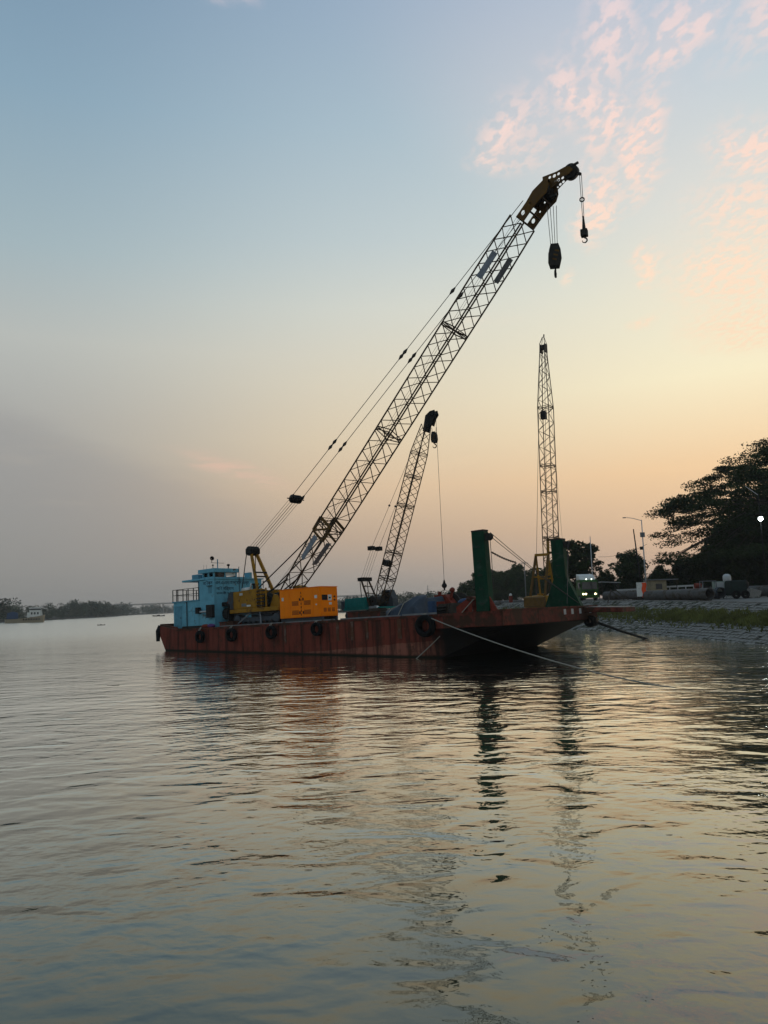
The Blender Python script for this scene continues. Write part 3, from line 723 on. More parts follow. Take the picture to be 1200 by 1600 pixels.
# ------------------------------------------------------------------ main crane
def build_main_crane():
    S0, T0 = -19.0, 3.2
    g = thing('crawler_crane', 'big yellow crawler crane with the longest lattice boom, beside the orange generator', 'crane', on_barge(S0, T0, DK+.03), 'cranes')
    def lp(x, y, dt=0.0):
        s, h = pick(x, y, T0+dt); return (s-S0, h-DK-.03)
    for y0, y1 in ((-2.1, -1.35), (1.35, 2.1)): crawler(g, -2.75, 2.95, y0, y1, .95, m_slate, 8)
    MB().box(-1.3, 1.4, -1.4, 1.4, .35, .85).build('car_body', m_slate, g, bevel=.04)
    MB().cyl((0, 0, .95), (0, 0, 1), 1.15, .3, 28).build('turntable', m_dark, g)
    # upperworks
    MB().box(-4.05, 2.1, -1.5, 1.5, 1.04, 1.36).build('bed_frame', m_yel, g, bevel=.02)
    hs = MB(); hs.prism([(-3.45, 1.365), (-.55, 1.365), (-.55, 2.95), (-3.45, 2.82)], -1.48, -.45); hs.prism([(-3.45, 1.365), (-.55, 1.365), (-.55, 2.9), (-3.45, 2.8)], .5, 1.48); hs.prism([(-3.45, 1.365), (-1.2, 1.365), (-1.2, 2.55), (-3.45, 2.5)], -.45, .5)
    house = hs.build('house', m_yel, g, bevel=.03)
    for a, b in ((-3.4, -2.55), (-2.5, -1.55), (-1.5, -.6)):
        dr = MB().box(a, b, -1.5, -1.482, 1.42, 2.72).build('door', m_yel, house); MB().box(b-.14, b-.06, -1.52, -1.5, 2.0, 2.12).build('handle', m_dark, house)
    cw = MB(); cw.prism([(-4.15, 1.38), (-3.48, 1.38), (-3.48, 2.9), (-4.05, 2.8), (-4.22, 2.3)], -1.5, 1.5); cw.build('counterweight', m_slate, g, bevel=.05)
    MB().cyl((-4.27, -1.3, 2.05), (1, .4, 0), .16, .12, 14).build('tail_lamp', m_red2, g)
    MB().box(-2.35, -1.75, -1.508, -1.501, 1.55, 1.8).build('emblem', m_grey, g); MB().box(-1.7, -1.2, -1.508, -1.501, 1.52, 1.66).build('emblem', m_white, g)
    MB().box(-2.6, -2.2, -1.508, -1.501, 2.5, 2.7).build('sticker', m_galv, g)
    for k in range(5): MB().box(-.48, .62, -1.5, -1.2, 1.5+k*.3, 1.58+k*.3).build('louvre', m_dark, g)
    for x in (-.5, .1, .66): MB().box(x-.05, x+.05, -1.49, -1.39, 1.36, 2.95).build('frame_post', m_yel, g)
    MB().box(-.5, 1.9, -.45, .45, 1.365, 2.3).build('winch_housing', m_dark, g)
    for x, z in ((-.0, 2.0), (1.0, 1.9)): MB().ring((x, 0, z), (0, 1, 0), [(.1, -.62), (.62, -.62), (.62, -.5), (.42, -.48), (.42, .48), (.62, .5), (.62, .62), (.1, .62)], 22).build('drum', m_dark, g, True)
    MB().prism([(.75, 1.365), (2.1, 1.365), (2.1, 2.2), (1.6, 3.1), (.75, 3.1)], 1.5, 2.3).build('cab', m_yel, g, bevel=.05)
    MB().box(.85, 1.95, 1.48, 1.502, 1.9, 2.9).build('cab_window', m_glass, g)
    for s in (-1, 1): MB().prism([(.6, 1.365), (2.0, 1.365), (1.5, 2.3), (1.1, 2.4)], s*.95-.06, s*.95+.06).build('boom_bracket', m_yel, g)
    mf = MB(); mf.cyl((-2.6, -.7, 3.0), (1, 0, .03), .19, 1.0, 14); mf.tube([(-2.15, -.7, 3.05), (-2.0, -.7, 3.3), (-2.0, -.7, 3.5)], .07, 8); mf.build('muffler', m_white, g, True)
    MB().cyl((-1.55, -.6, 3.1), (0, 0, 1), .25, .5, 14).cyl((-1.55, -.6, 3.4), (0, 0, 1), .32, .12, 14).build('air_cleaner', m_black, g)
    MB().tube([(-2.95, -1.2, 2.8), (-2.95, -1.2, 5.0)], .03, 5).build('aerial', m_dark, g)
    MB().bar((.3, -1.4, 2.95), (.3, -1.4, 3.55), .05).bar((1.0, -1.4, 2.9), (1.0, -1.4, 3.45), .05).bar((.3, -1.4, 3.5), (1.0, -1.4, 3.4), .04).build('handrail', m_dark, g)
    # gantry
    top = lp(395, 862); tx, tz = top
    fn, ff = lp(404, 914, -.95), lp(430, 915, .95)
    fx = (fn[0]+ff[0])/2
    gl = {}
    for s in (-1, 1):
        gl[s] = (fx, s*.95, 2.85)
        MB().bar((fx, s*.95, 2.3), (tx+.1, s*.28, tz-.1), .20, .26).build('gantry_leg', m_yel, g)
        MB().bar((tx-.25, s*.5, tz-.2), (-3.2, s*.8, 2.6), .055).build('back_stay', m_dark, g)
    md = .45
    pc = [Vector((fx, s*.95, 2.3)).lerp(Vector((tx+.1, s*.28, tz-.1)), md) for s in (-1, 1)]
    MB().bar(pc[0], pc[1], .12).bar(pc[0]+Vector((0, 0, .35)), pc[1]+Vector((0, 0, .35)), .12).build('gantry_crossbar', m_dark, g)
    MB().box(tx-.35, tx+.35, -.55, .55, tz-.22, tz+.28).build('gantry_head', m_black, g, bevel=.06)
    for k in range(4): MB().ring((tx, -.4+.27*k, tz+.05), (0, 1, 0), [(.05, -.05), (.42, -.05), (.36, 0), (.42, .05), (.05, .05)], 18).build('sheave', m_dark, g, True)
    # boom
    f1, e1 = lp(452, 925), lp(853, 290)
    dd = Vector((e1[0]-f1[0], e1[1]-f1[1])).normalized(); F = (f1[0]-dd.x*1.35, f1[1]-dd.y*1.35)
    L = hypot(e1[0]-F[0], e1[1]-F[1]); lat_end = hypot(lp(816, 348)[0]-F[0], lp(816, 348)[1]-F[1])
    prof = [(0, .22, .62), (3.0, .5, .72), (8.2, .72, .78), (lat_end-3, .72, .78), (lat_end, .66, .72)]
    secs = [8.2, 17.2, 26.2]
    bm, node, d, p, _ = lattice(g, F, e1, 0, prof, .062, .026, .92, m_boom, True, secs)
    qof = lambda x, y: (Vector((lp(x, y)[0]-F[0], 0, lp(x, y)[1]-F[1]))).dot(d)
    # stiffened top of the base section, signboards
    q0 = 7.3; pl = MB()
    A_, B_, C_, D_ = node(q0, 1, -1), node(q0, -1, -1), node(q0+1.3, -1, -1), node(q0+1.3, 1, -1)
    for P, Q, wd in ((A_, D_, .32), (B_, C_, .28), (A_, B_, .2), (D_, C_, .24)): pl.bar(P, Q, .04, wd)
    pl.bar(A_, C_, .14); pl.build('boom_gusset', m_yel2, bm)
    pl2 = MB(); A2, B2, C2, D2 = node(q0, 1, 1), node(q0, -1, 1), node(q0+1.3, -1, 1), node(q0+1.3, 1, 1)
    for P, Q, wd in ((A2, D2, .32), (A2, B2, .2), (D2, C2, .24)): pl2.bar(P, Q, .04, wd)
    pl2.build('boom_gusset', m_yel2, bm)
    def board(qa, qb, side, lo, hi, mat=m_panel):
        def pt(q, f):
            if side: return node(q, -1+2*f, -1)+Vector((0, -.09, 0))
            return node(q, -1, -1+2*f)-p*.09
        b = MB(); c = [pt(qa, lo), pt(qb, lo), pt(qb, hi), pt(qa, hi)]; nn = (Vector((0, -.03, 0)) if side else p*-.03)
        b.add(c+[v+nn for v in c], [(0, 1, 2, 3), (7, 6, 5, 4), (0, 4, 5, 1), (1, 5, 6, 2), (2, 6, 7, 3), (3, 7, 4, 0)]); b.build('signboard', mat, bm)
    board(qof(752, 436), qof(780, 398), True, .3, .66); board(qof(772, 440), qof(795, 402), False, .3, .68, m_panel)
    board(4.9, 7.2, True, .36, .72); board(4.9, 7.2, False, .3, .66, m_panel)
    # boom head: two cheek plates with lightening holes
    Z = lambda zx, zy: (800+zx/8.425, 250+zy/8.42)
    near = [(60, 740), (150, 812), (240, 680), (320, 570), (390, 490), (450, 430), (480, 330), (470, 245), (412, 262), (272, 405), (190, 548)]
    pn = [lp(*Z(*q), -.72) for q in near]
    hol = [(145, 693, .14, .18), (235, 568, .07, .08)]
    hn = [(*lp(*Z(a, b), -.72), rx_, rz_) for a, b, rx_, rz_ in hol]
    far_extra = [(*lp(*Z(300, 440), -.72), .08, .09)]
    plate('head_plate', m_yel2, bm, pn, hn, -.72, .05); plate('head_plate', m_yel2, bm, pn, hn+far_extra, .72, .05)
    jib = [(430, 250), (610, 180), (720, 118), (790, 110), (830, 150), (770, 215), (690, 245), (590, 350), (520, 420), (440, 420)]
    pj = [lp(*Z(*q), 0) for q in jib]
    hj = [(*lp(*Z(a, b), 0), r_, r_) for a, b, r_ in ((525, 255, .1), (585, 235, .12), (640, 208, .1), (610, 295, .1), (650, 262, .1), (575, 335, .07))]
    plate('jib_plate', m_yel2, bm, pj, hj, -.3, .04); plate('jib_plate', m_yel2, bm, pj, hj, .3, .04)
    # cover plates across the head and its sheaves
    cv = MB()
    for a, b in ((pn[8], pn[9]), (pn[9], pn[10]), (pn[7], pn[8])):
        cv.add([(a[0], -.7, a[1]), (b[0], -.7, b[1]), (b[0], .7, b[1]), (a[0], .7, a[1])], [(0, 1, 2, 3)])
    cv.build('head_cover', m_boom, bm)
    cr = MB()
    for q in (pn[0], pn[1], pn[2], pn[4]): cr.bar((q[0], -.7, q[1]), (q[0], .7, q[1]), .09)
    cr.build('head_strut', m_boom, bm)
    hsx, hsz = lp(*Z(520, 400)); mp = lp(*Z(470, 420))
    for k in range(5): MB().ring((mp[0], -.52+.26*k, mp[1]), (0, 1, 0), [(.05, -.06), (.36, -.06), (.3, 0), (.36, .06), (.05, .06)], 20).build('sheave', m_dark, bm, True)
    tp = lp(*Z(778, 158)); MB().ring((tp[0], 0, tp[1]), (0, 1, 0), [(.05, -.22), (.48, -.22), (.48, .22), (.05, .22)], 20).build('sheave', m_dark, bm, True)
    MB().bar((tp[0]+.2, -.2, tp[1]+.25), (tp[0]+.62, -.2, tp[1]+.3), .12).bar((tp[0]+.35, 0, tp[1]-.25), (tp[0]+.62, 0, tp[1]-.42), .16).build('rope_guard', m_dark, bm)
    gp = lp(*Z(575, 470)); MB().bar((mp[0]+.2, -.1, mp[1]-.5), (gp[0]+.1, -.1, gp[1]), .16).build('rope_guard', m_dark, bm)
    # boom hoist ropes, bridle and pendants
    br = lp(462, 780); bd = MB(); ax = Vector((br[0]-tx, 0, br[1]-tz)).normalized()
    bb = Vector((br[0], 0, br[1]))
    bdl = bpy.data.objects.new('bridle', None); COL.objects.link(bdl); bdl.parent = g
    MB().bar(bb-Vector((0, .95, 0)), bb+Vector((0, .95, 0)), .08).build('spreader', m_black, bdl)
    for k in range(4): MB().ring(bb+Vector((0, -.36+.24*k, 0)), (0, 1, 0), [(.05, -.07), (.36, -.07), (.3, 0), (.36, .07), (.05, .07)], 16).build('sheave', m_black, bdl, True)
    MB().box(-.3, .3, -.5, .5, -.12, .12, Matrix.Translation(bb) @ Matrix.Rotation(-atan2(ax.z, ax.x), 4, 'Y')).build('block', m_black, bdl)
    rp = MB()
    for k in range(6):
        yy = -.42+.16*k; off = Vector((-ax.z, 0, ax.x))*(.3 if k % 2 else -.3)
        rp.tube([Vector((tx, yy, tz+.1))+off, bb+Vector((0, yy, 0))+off], .019, 4)
    rp.build('hoist_rope', m_wire, g)
    he = lp(823, 318)
    for s in (-1, 1):
        a = bb+Vector((0, s*.62, 0)); b = Vector((he[0], s*.5, he[1])); pd = MB(); pd.tube([a, b], .026, 5)
        Ld = (b-a).length; dv = (b-a).normalized()
        for f in (.008, .205, .225, .53, .545, .74):
            c = a+(b-a)*f; pd.tube([c-dv*.3, c, c+dv*.3], [.04, .13, .04], 8)
        pd.build('pendant', m_wire, g)
    # backstops, hoist rope along the boom
    for s in (-1, 1):
        e = node(6.6, 1, s*.9); MB().tube([(-.9, s*.9, 3.0), e], .05, 6).build('backstop', m_black, g)
        MB().tube([(.2, s*.7, 2.6), node(2.4, 1, s*.8)], .06, 6).build('backstop', m_black, g)
    rr = MB()
    for yy in (-.25, .1): rr.tube([(0.2, yy, 2.7), node(12, .5, yy), node(lat_end, .8, yy), (mp[0]-.3, yy, mp[1]+.5)], .014, 4)
    rr.build('load_rope', m_wire, g)
    # sea fastening struts
    for a, b in ((-.9, -1.9), (.3, 1.2)): MB().bar((a+.2, -2.0, .95), (b, -2.55, .0), .1).build('fastening_strut', m_grey, g)
    MW = g.matrix_world
    # hooks
    t_ = MW @ Vector((lp(862, 322)[0], 0, lp(862, 322)[1])); bpos = lp(866, 418)
    drop = t_.z-(MW @ Vector((bpos[0], 0, bpos[1]))).z
    hook_block('hook_block', 'large black hook block with pale slanted stripes under the big boom head', t_, drop, (.82, 1.5, .5), 4, .6, .24, turn=.55, edge=True)
    t_ = MW @ Vector((tp[0]+.6, 0, tp[1]-.35)); bpos = lp(903.5, 373)
    drop = t_.z-(MW @ Vector((bpos[0], 0, bpos[1]))).z
    hook_block('hook_block', 'small black hook hanging on a single line from the very tip of the big boom', t_, drop, (.44, .46, .4), 2, .12, .15, cheek=False, ring=True)
build_main_crane()

# ------------------------------------------------------------------ second crane on the far side of the deck
def build_second_crane():
    T0 = 11.4; S0 = -14.6
    g = thing('crawler_crane', 'smaller teal crawler crane with dark lattice boom standing behind the orange generator', 'crane', on_barge(S0, T0, DK), 'cranes')
    def lp(x, y, dt=0.0):
        s, h = pick(x, y, T0+dt); return (s-S0, h-DK)
    for y0, y1 in ((-1.7, -1.1), (1.1, 1.7)): crawler(g, -2.3, 2.3, y0, y1, .75, m_slate, 6, 26)
    MB().box(-1.0, 1.0, -1.15, 1.15, .25, .7).build('car_body', m_slate, g)
    MB().cyl((0, 0, .72), (0, 0, 1), .9, .2, 24).build('turntable', m_dark, g)
    a0 = lp(538, 950, -1.2)[0]; a1 = lp(584, 950, 0.2)[0]; zt = lp(560, 934, -1.2)[1]
    MB().box(a0, 1.5, -1.3, 1.3, .83, 1.0).build('bed_frame', m_teal, g)
    MB().prism([(a0, 1.0), (a1, 1.0), (a1, zt+.02), (a0+.1, zt-.02)], -1.2, .2).build('house', m_teal, g, bevel=.04)
    for k in range(3): MB().box(a0+.15+k*(a1-a0)/3.1, a0+.05+(k+.95)*(a1-a0)/3.1, -1.215, -1.2, 1.1, zt-.15).build('door', m_teal, g)
    MB().box(a0-.35, a0-.02, -1.25, 1.25, .9, zt-.2).build('counterweight', m_slate, g, bevel=.05)
    F = lp(594, 948); E = lp(666, 664)
    cabx = F[0]-.6
    MB().prism([(cabx, .9), (cabx+1.3, .9), (cabx+1.25, 1.7), (cabx+.9, 2.5), (cabx, 2.5)], 1.0, 1.8).build('cab', m_slate, g, bevel=.04)
    MB().box(cabx+.15, cabx+.85, .985, 1.0, 1.5, 2.35).build('cab_window', m_glass, g)
    MB().cyl((F[0]+.5, -1.2, .75), (0, 1, 0), .35, .4, 16).build('headlamp', m_white, g)
    MB().ring((F[0]-.4, 0, 1.5), (0, 1, 0), [(.1, -.6), (.5, -.6), (.5, .6), (.1, .6)], 18).build('drum', m_dark, g)
    Lq = hypot(E[0]-F[0], E[1]-F[1])
    prof = [(0, .2, .5), (2.6, .5, .58), (Lq*.845, .5, .58), (Lq, .22, .4)]
    bm, node, d, p, L = lattice(g, F, E, 0, prof, .045, .019, .66, m_boom, False, (2.6, Lq*.3, Lq*.56, Lq*.72, Lq*.845))
    b = MB(); cs = [node(Lq*.225, 1, -1), node(Lq*.255, 1, -1), node(Lq*.255, -.1, -1), node(Lq*.225, -.1, -1)]
    b.add(cs+[c+Vector((0, .7, 0)) for c in cs], [(0, 1, 2, 3), (7, 6, 5, 4), (0, 4, 5, 1), (1, 5, 6, 2), (2, 6, 7, 3), (3, 7, 4, 0)]); b.build('winch_box', m_black, bm)
    tpx = lp(676, 648)
    hp = [lp(*q) for q in ((663, 674), (668, 676), (672, 664), (676, 666), (679, 655), (683, 648), (681, 641), (674, 643), (667, 650))]
    for y in (-.22, .22): MB().prism(hp, y-.03, y+.03).build('head_plate', m_black, bm)
    for k in range(3): MB().ring((tpx[0], -.25+.25*k, tpx[1]), (0, 1, 0), [(.05, -.05), (.25, -.05), (.25, .05), (.05, .05)], 16).build('sheave', m_black, bm)
    # gantry, ropes
    gt, gb = lp(570, 906), lp(586, 938)
    for s in (-1, 1):
        MB().bar((gb[0], s*.7, gb[1]-.6), (gt[0], s*.5, gt[1]), .12).build('gantry_leg', m_boom, g)
        MB().bar((gt[0]-.15, s*.5, gt[1]), (gt[0]-.05, s*.5, zt-.2), .05).build('back_stay', m_dark, g)
    gl = MB()
    for f in (.25, .5, .75):
        c0 = Vector((gb[0], -.66, gb[1]-.6)).lerp(Vector((gt[0], -.5, gt[1])), f); gl.bar(c0, c0+Vector((0, 1.25, 0)), .07); gl.bar(c0, c0+Vector((.35, 0, .1)), .05)
    gl.build('gantry_crossbar', m_boom, g)
    MB().box(gt[0]-.35, gt[0]+.35, -.6, .6, gt[1]-.12, gt[1]+.2).build('gantry_head', m_black, g)
    br = lp(586, 857); pe = lp(663, 668)
    bd = MB(); bd.box(br[0]-.25, br[0]+.25, -.75, -.3, br[1]-.18, br[1]+.18); bd.box(br[0]-.25, br[0]+.25, .3, .75, br[1]-.18, br[1]+.18); bd.bar((br[0], -.8, br[1]), (br[0], .8, br[1]), .14); bd.build('bridle', m_black, g)
    rp = MB()
    for k in range(4): rp.tube([(gt[0], -.5+.33*k, gt[1]+.1), (br[0], -.5+.33*k, br[1])], .014, 4)
    rp.build('hoist_rope', m_wire, g)
    for s in (-1, 1):
        a, c = Vector((br[0], s*.5, br[1])), Vector((pe[0], s*.3, pe[1])); q = MB(); q.tube([a, c], .02, 4); m = a.lerp(c, .36); q.sphere(m, .1); q.build('pendant', m_wire, g)
        MB().tube([(gb[0]-.3, s*.4, gb[1]-.3), node(3.4, 1, s*.8)], .03, 5).build('backstop', m_dark, g)
    MW = g.matrix_world
    t_ = MW @ Vector((lp(678, 668)[0], 0, lp(678, 668)[1])); bp = lp(679, 692)
    hook_block('hook_block', 'short black hook block close under the smaller dark boom head', t_, t_.z-(MW @ Vector((bp[0], 0, bp[1]))).z, (.5, .95, .4), 2, .4, .16)
    return MW @ Vector((lp(681, 650)[0], 0, lp(681, 650)[1]))
tip2 = build_second_crane()

# ------------------------------------------------------------------ things on deck
def build_deck_things():
    # generator
    s0, h0 = pick(438, 971, .55); s1, _ = pick(501, 967, .55); _, ht = pick(436, 922, .55)
    Lg, Hg, Wg = s1-s0, ht-DK, 1.95
    g = thing('generator_set', 'bright orange canopied generator set on a steel skid', 'generator', on_barge(s0, .55, DK))
    for y in (.15, Wg-.3): MB().box(-.05, Lg+.1, y, y+.15, .0, .34).build('skid', m_slate, g)
    MB().box(.3, Lg-.3, .3, Wg-.3, .05, .30).build('fuel_tank', m_black, g)
    MB().box(0, Lg, 0, Wg, .34, Hg-.06).build('canopy', m_orange, g, bevel=.04)
    MB().box(-.03, Lg+.03, -.03, Wg+.03, Hg-.055, Hg).build('roof', m_orange, g, bevel=.02)
    MB().box(Lg*.42, Lg*.62, .2, .5, Hg, Hg+.07).build('vent', m_dark, g)
    for a, b in ((.04, .27), (.28, .545), (.555, .84), (.85, .97)):
        dr = MB().box(Lg*a, Lg*b, -.022, -.001, .42, Hg-.14).build('door', m_orange, g, bevel=.008)
    for a in (.515, .6):
        for z in (.62, 1.62): MB().box(Lg*a-.05, Lg*a+.05, -.06, -.022, z, z+.2).build('latch', m_black, g)
    for k in range(7): MB().bar((Lg*.55, -.03, .5+k*.27), (Lg*.55, -.03, .66+k*.27), .05).build('hinge', m_orangedk, g)
    for a in (.32, .62):
        for z in (.58, 1.28):
            for k in range(5): MB().box(Lg*a, Lg*(a+.16), -.04, -.022, z+k*.07, z+k*.07+.04).build('louvre', m_orangedk, g)
    MB().box(Lg*.06, Lg*.11, -.03, -.0225, 1.7, 1.95).build('sticker', m_white, g)
    MB().box(Lg*.88, Lg*.94, -.03, -.0225, 1.72, 1.95).build('sticker', m_white, g)
    MB().box(Lg*.9, Lg*.93, -.03, -.0225, 1.2, 1.3).build('sticker', m_white, g)
    # control end, facing the bow
    e = Lg+.002
    MB().box(e, e+.02, .1, Wg-.1, .42, Hg-.14).build('end_door', m_orange, g, bevel=.008)
    MB().box(e+.02, e+.04, .2, .78, 1.55, 1.95).build('control_panel', m_black, g)
    MB().box(e+.02, e+.03, .85, 1.25, 1.52, 1.95).build('notice', m_white, g); MB().box(e+.03, e+.035, .95, 1.15, 1.66, 1.78).build('notice_mark', m_letter, g)
    for yy in (.35, .8, 1.25):
        for k in range(3): MB().box(e+.02, e+.04, yy, yy+.3, .7+k*.1, .76+k*.1).build('louvre', m_orangedk, g)
    MB().box(e+.02, e+.03, .95, 1.25, 1.2, 1.38).build('sticker', m_white, g)
    for z in (1.5, 1.75): MB().box(e+.02, e+.05, 1.5, 1.65, z, z+.12).build('latch', m_black, g)
    # red bitts boxes at the deck edge
    for (xa, xb, yt, lab, extra) in ((346, 366, 972, 'square red steel bitt box at the deck edge by the crane counterweight', 0), (546, 582, 957, 'wider red steel bitt box at the deck edge below the teal crane house', .0)):
        a, _ = pick(xa, 985 if xa < 400 else 965, .3); b, _ = pick(xb, 985 if xa < 400 else 965, .3); _, tz = pick((xa+xb)/2, yt, .3)
        k = thing('bitt_box', lab, 'bitts', on_barge((a+b)/2, .7, DK), 'red bitt boxes'); w = (b-a)/2
        MB().box(-w, w, -.6, .5, -.02, tz-DK).build('casing', m_red, k, bevel=.03)
        MB().box(-w-.04, w+.04, -.64, .54, tz-DK, tz-DK+.05).build('lid', m_red, k)
        MB().box(-w*.05, w*.05, -.63, -.6, .05, tz-DK-.05).build('seam', m_dark, k)
    # black winch between deckhouse and crane
    a, _ = pick(339, 978, 1.6); b, _ = pick(356, 978, 1.6)
    k = thing('deck_winch', 'black deck winch between the blue deckhouse and the yellow crane', 'winch', on_barge((a+b)/2+.1, 2.2, DK))
    w = (b-a)/2
    for x in (-w, w): MB().prism([(x-.07, 0), (x+.07, 0), (x+.07, 1.9), (x-.07, 1.9)], -.6, .6).build('side_frame', m_black, k)
    MB().ring((0, 0, 1.1), (1, 0, 0), [(.1, -w+.1), (.75, -w+.1), (.75, -w+.18), (.5, -w+.2), (.5, w-.2), (.75, w-.18), (.75, w-.1), (.1, w-.1)], 20).build('drum', m_dark, k)
    MB().box(-w-.1, w+.1, -.65, .65, 0, .12).build('base', m_black, k); MB().box(-w*.6, w*.6, -.5, .4, 1.75, 2.1).build('motor_cover', m_black, k, bevel=.05)
    # tarpaulin covered heap
    T = 4.6; S = [pick(595, 966, T)[0], pick(676, 960, T)[0]]
    prof = [(594, 967), (606, 960), (620, 951), (636, 943), (645, 937), (655, 932), (668, 932), (672, 938), (676, 950), (678, 964)]
    pr = [(pick(x, y, T)[0], pick(x, y, T)[1]) for x, y in prof]; pr[0] = (pr[0][0], DK+.02); pr[-1] = (pr[-1][0], DK+.02)
    def hz(s):
        if s <= pr[0][0] or s >= pr[-1][0]: return DK
        for (a, ha), (b, hb) in zip(pr, pr[1:]):
            if a <= s <= b: return ha+(hb-ha)*(s-a)/(b-a)
        return DK
    tm = MB(); nx, ny = 44, 28; W2 = 2.1; vs = []
    cs = (pr[0][0]+pr[-1][0])/2
    rnd = random.Random(11)
    for i in range(nx+1):
        s = pr[0][0]-.05+(pr[-1][0]-pr[0][0]+.1)*i/nx
        for j in range(ny+1):
            y = -W2*1.15+2*W2*1.15*j/ny; f = max(0, 1-(abs(y)/W2)**2.6)**.55 if abs(y) < W2 else 0
            z = (hz(s)-DK)*f
            fold = .34*sin(s*3.4+2.2*sin(y*1.7))*min(1, z)+.2*sin(s*8+y*3.5+2*sin(s*2))*min(1, z)+.09*sin(s*17-y*9)*min(1, z)
            vs.append((s-cs+.25*fold, y+fold*.9, max(z+fold*.55*f, .015+.02*sin(s*7)*sin(y*6)+.02)))
    tm.add(vs, [(i*(ny+1)+j, (i+1)*(ny+1)+j, (i+1)*(ny+1)+j+1, i*(ny+1)+j+1) for i in range(nx) for j in range(ny)])
    k = thing('tarpaulin', 'slate-blue tarpaulin draped over a heap on the open deck', 'tarpaulin', on_barge(cs, T+.2, DK))
    tm.build('sheet', m_tarp, k, True)
    lr = MB()
    for x_ in (-.2, .9): lr.tube([(x_, -W2*1.12, .05), (x_+.15, -W2*.85, max(hz(cs+x_)-DK, .3)*.75), (x_+.2, -W2*.4, max(hz(cs+x_)-DK, .3)*1.01)], .035, 6)
    lr.build('lashing_rope', m_rope, k)
    # coiled hose and stores behind the tarpaulin
    s_, _ = pick(682, 956, 2.2)
    k = thing('rope_coil', 'dark coil of heavy rope on deck beside the tarpaulin', 'rope coil', on_barge(s_, 2.4, DK))
    for q in range(3): MB().ring((0, 0, .12+.17*q), (0, 0, 1), [(.45, -.08), (.62+.04*(q % 2), -.08), (.66+.04*(q % 2), 0), (.62, .08), (.45, .08)], 20).build('turn', m_dark, k, True)
    # red winch house with lifting gear
    s_, _ = pick(702, 958, 7.0); _, tz = pick(700, 929, 7.0)
    k = thing('mooring_winch', 'red mooring winch with upright housing below the hanging hook', 'winch', on_barge(s_, 7.0, DK)); H = tz-DK
    MB().prism([(-.75, 0), (.9, 0), (.9, H*.45), (.25, H), (-.75, H)], -.8, .0).build('housing', m_red2, k, bevel=.03)
    MB().ring((.2, .7, .8), (0, 1, 0), [(.1, -.65), (.8, -.65), (.8, -.55), (.45, -.5), (.45, .5), (.8, .55), (.8, .65), (.1, .65)], 20).build('drum', m_dark, k)
    MB().box(-.9, 1.2, -.85, 1.5, 0, .1).build('base', m_red2, k)
    MB().bar((.5, -.5, H*.6), (.75, -.5, H+.25), .14).sphere((.75, -.5, H+.3), .2).build('brake_lever', m_red2, k)
    MB().bar((.9, -.4, .5), (1.6, -.4, .05), .12).bar((-.5, -.4, H), (-.45, -.4, H+.25), .2).build('bracket', m_red2, k)
    slp = BP(s_-.1, 6.7, tz+.05)
    # bow fairlead frames
    for (xa, xb, t, lab) in ((718, 742, 1.5, 'red triangular fairlead frame leaning at the near bow corner'), (746, 757, 3.6, 'narrow red fairlead frame behind the near green post')):
        a, _ = pick(xa, 955, t); b, _ = pick(xb, 955, t); _, tz = pick(xb-4, 935, t)
        k = thing('fairlead', lab, 'fairlead', on_barge((a+b)/2, t, DK), 'fairlead frames'); w = (b-a)/2; H = tz-DK
        for y in (-.3, .3): MB().prism([(-w, 0), (-w+.5, 0), (w, H-.15), (w, H), (w-.3, H), (-w, .4)], y-.06, y+.06).build('side_plate', m_red2, k)
        for y in (-.3, .3): MB().prism([(w-.3, 0), (w, 0), (w, H-.2), (w-.3, H-.2)], y-.05, y+.05).build('side_plate', m_red2, k)
        MB().cyl((w-.15, 0, H-.02), (0, 1, 0), .16, .9, 14).build('roller', m_red, k, True)
    # blue sacks between the fairleads and the winch
    s_, _ = pick(722, 950, 4.6)
    k = thing('stores_heap', 'dark blue covered stores heaped behind the bow fairlead', 'stores', on_barge(s_, 5.0, DK))
    for i in range(5):
        MB().sphere((rnd.uniform(-.6, .6), rnd.uniform(-.5, .5), .3+.22*(i % 3)), .55, 12, 8, (1.1, .9, .55)).build('sack', m_navy, k, True)
    # cloth bundles by the deckhouse
    for i, (x, y, m, lab) in enumerate(((331, 984, m_purple, 'small purple cloth bundle at the foot of the blue deckhouse'), (322, 986, m_red2, 'small red bundle at the foot of the blue deckhouse'))):
        s_, _ = pick(x, y, .5); o = MB().sphere((0, 0, .14), .4, 12, 8, (1.2, .55, .42)); k = tag(o.build('bundle', m, None, True), lab, 'bundle'); k.matrix_world = on_barge(s_, .45, DK)
    # white pipes lying on the deck behind the winch
    a = pick(672, 943, 9.5)
    k = tag(MB().tube([(0, 0, .3), (3.0, .3, .3)], .14, 10).box(.2, .5, -.3, .5, 0, .17).box(2.4, 2.7, -.1, .8, 0, .17).build('deck_pipe', m_galv, None), 'pale pipe lying on deck behind the rope coil', 'pipe'); k.matrix_world = on_barge(a[0], 9.5, DK)
    spots = ((676, 1.2, 'drum', m_navy, 'dark blue oil drum at the deck edge beside the rope coil'), (690, 3.4, 'drum', m_red2, 'rusty red oil drum behind the rope coil'), (700, 3.0, 'crate', m_bark, 'brown timber crate in front of the mooring winch'), (711, 2.2, 'crate', m_bark, 'low timber crate beside the bow fairlead'), (684, 5.2, 'drum', m_dark, 'black oil drum behind the tarpaulin end'), (590, 1.6, 'crate', m_bark, 'timber crate left of the tarpaulin'), (583, 2.6, 'drum', m_grey, 'grey oil drum left of the tarpaulin'))
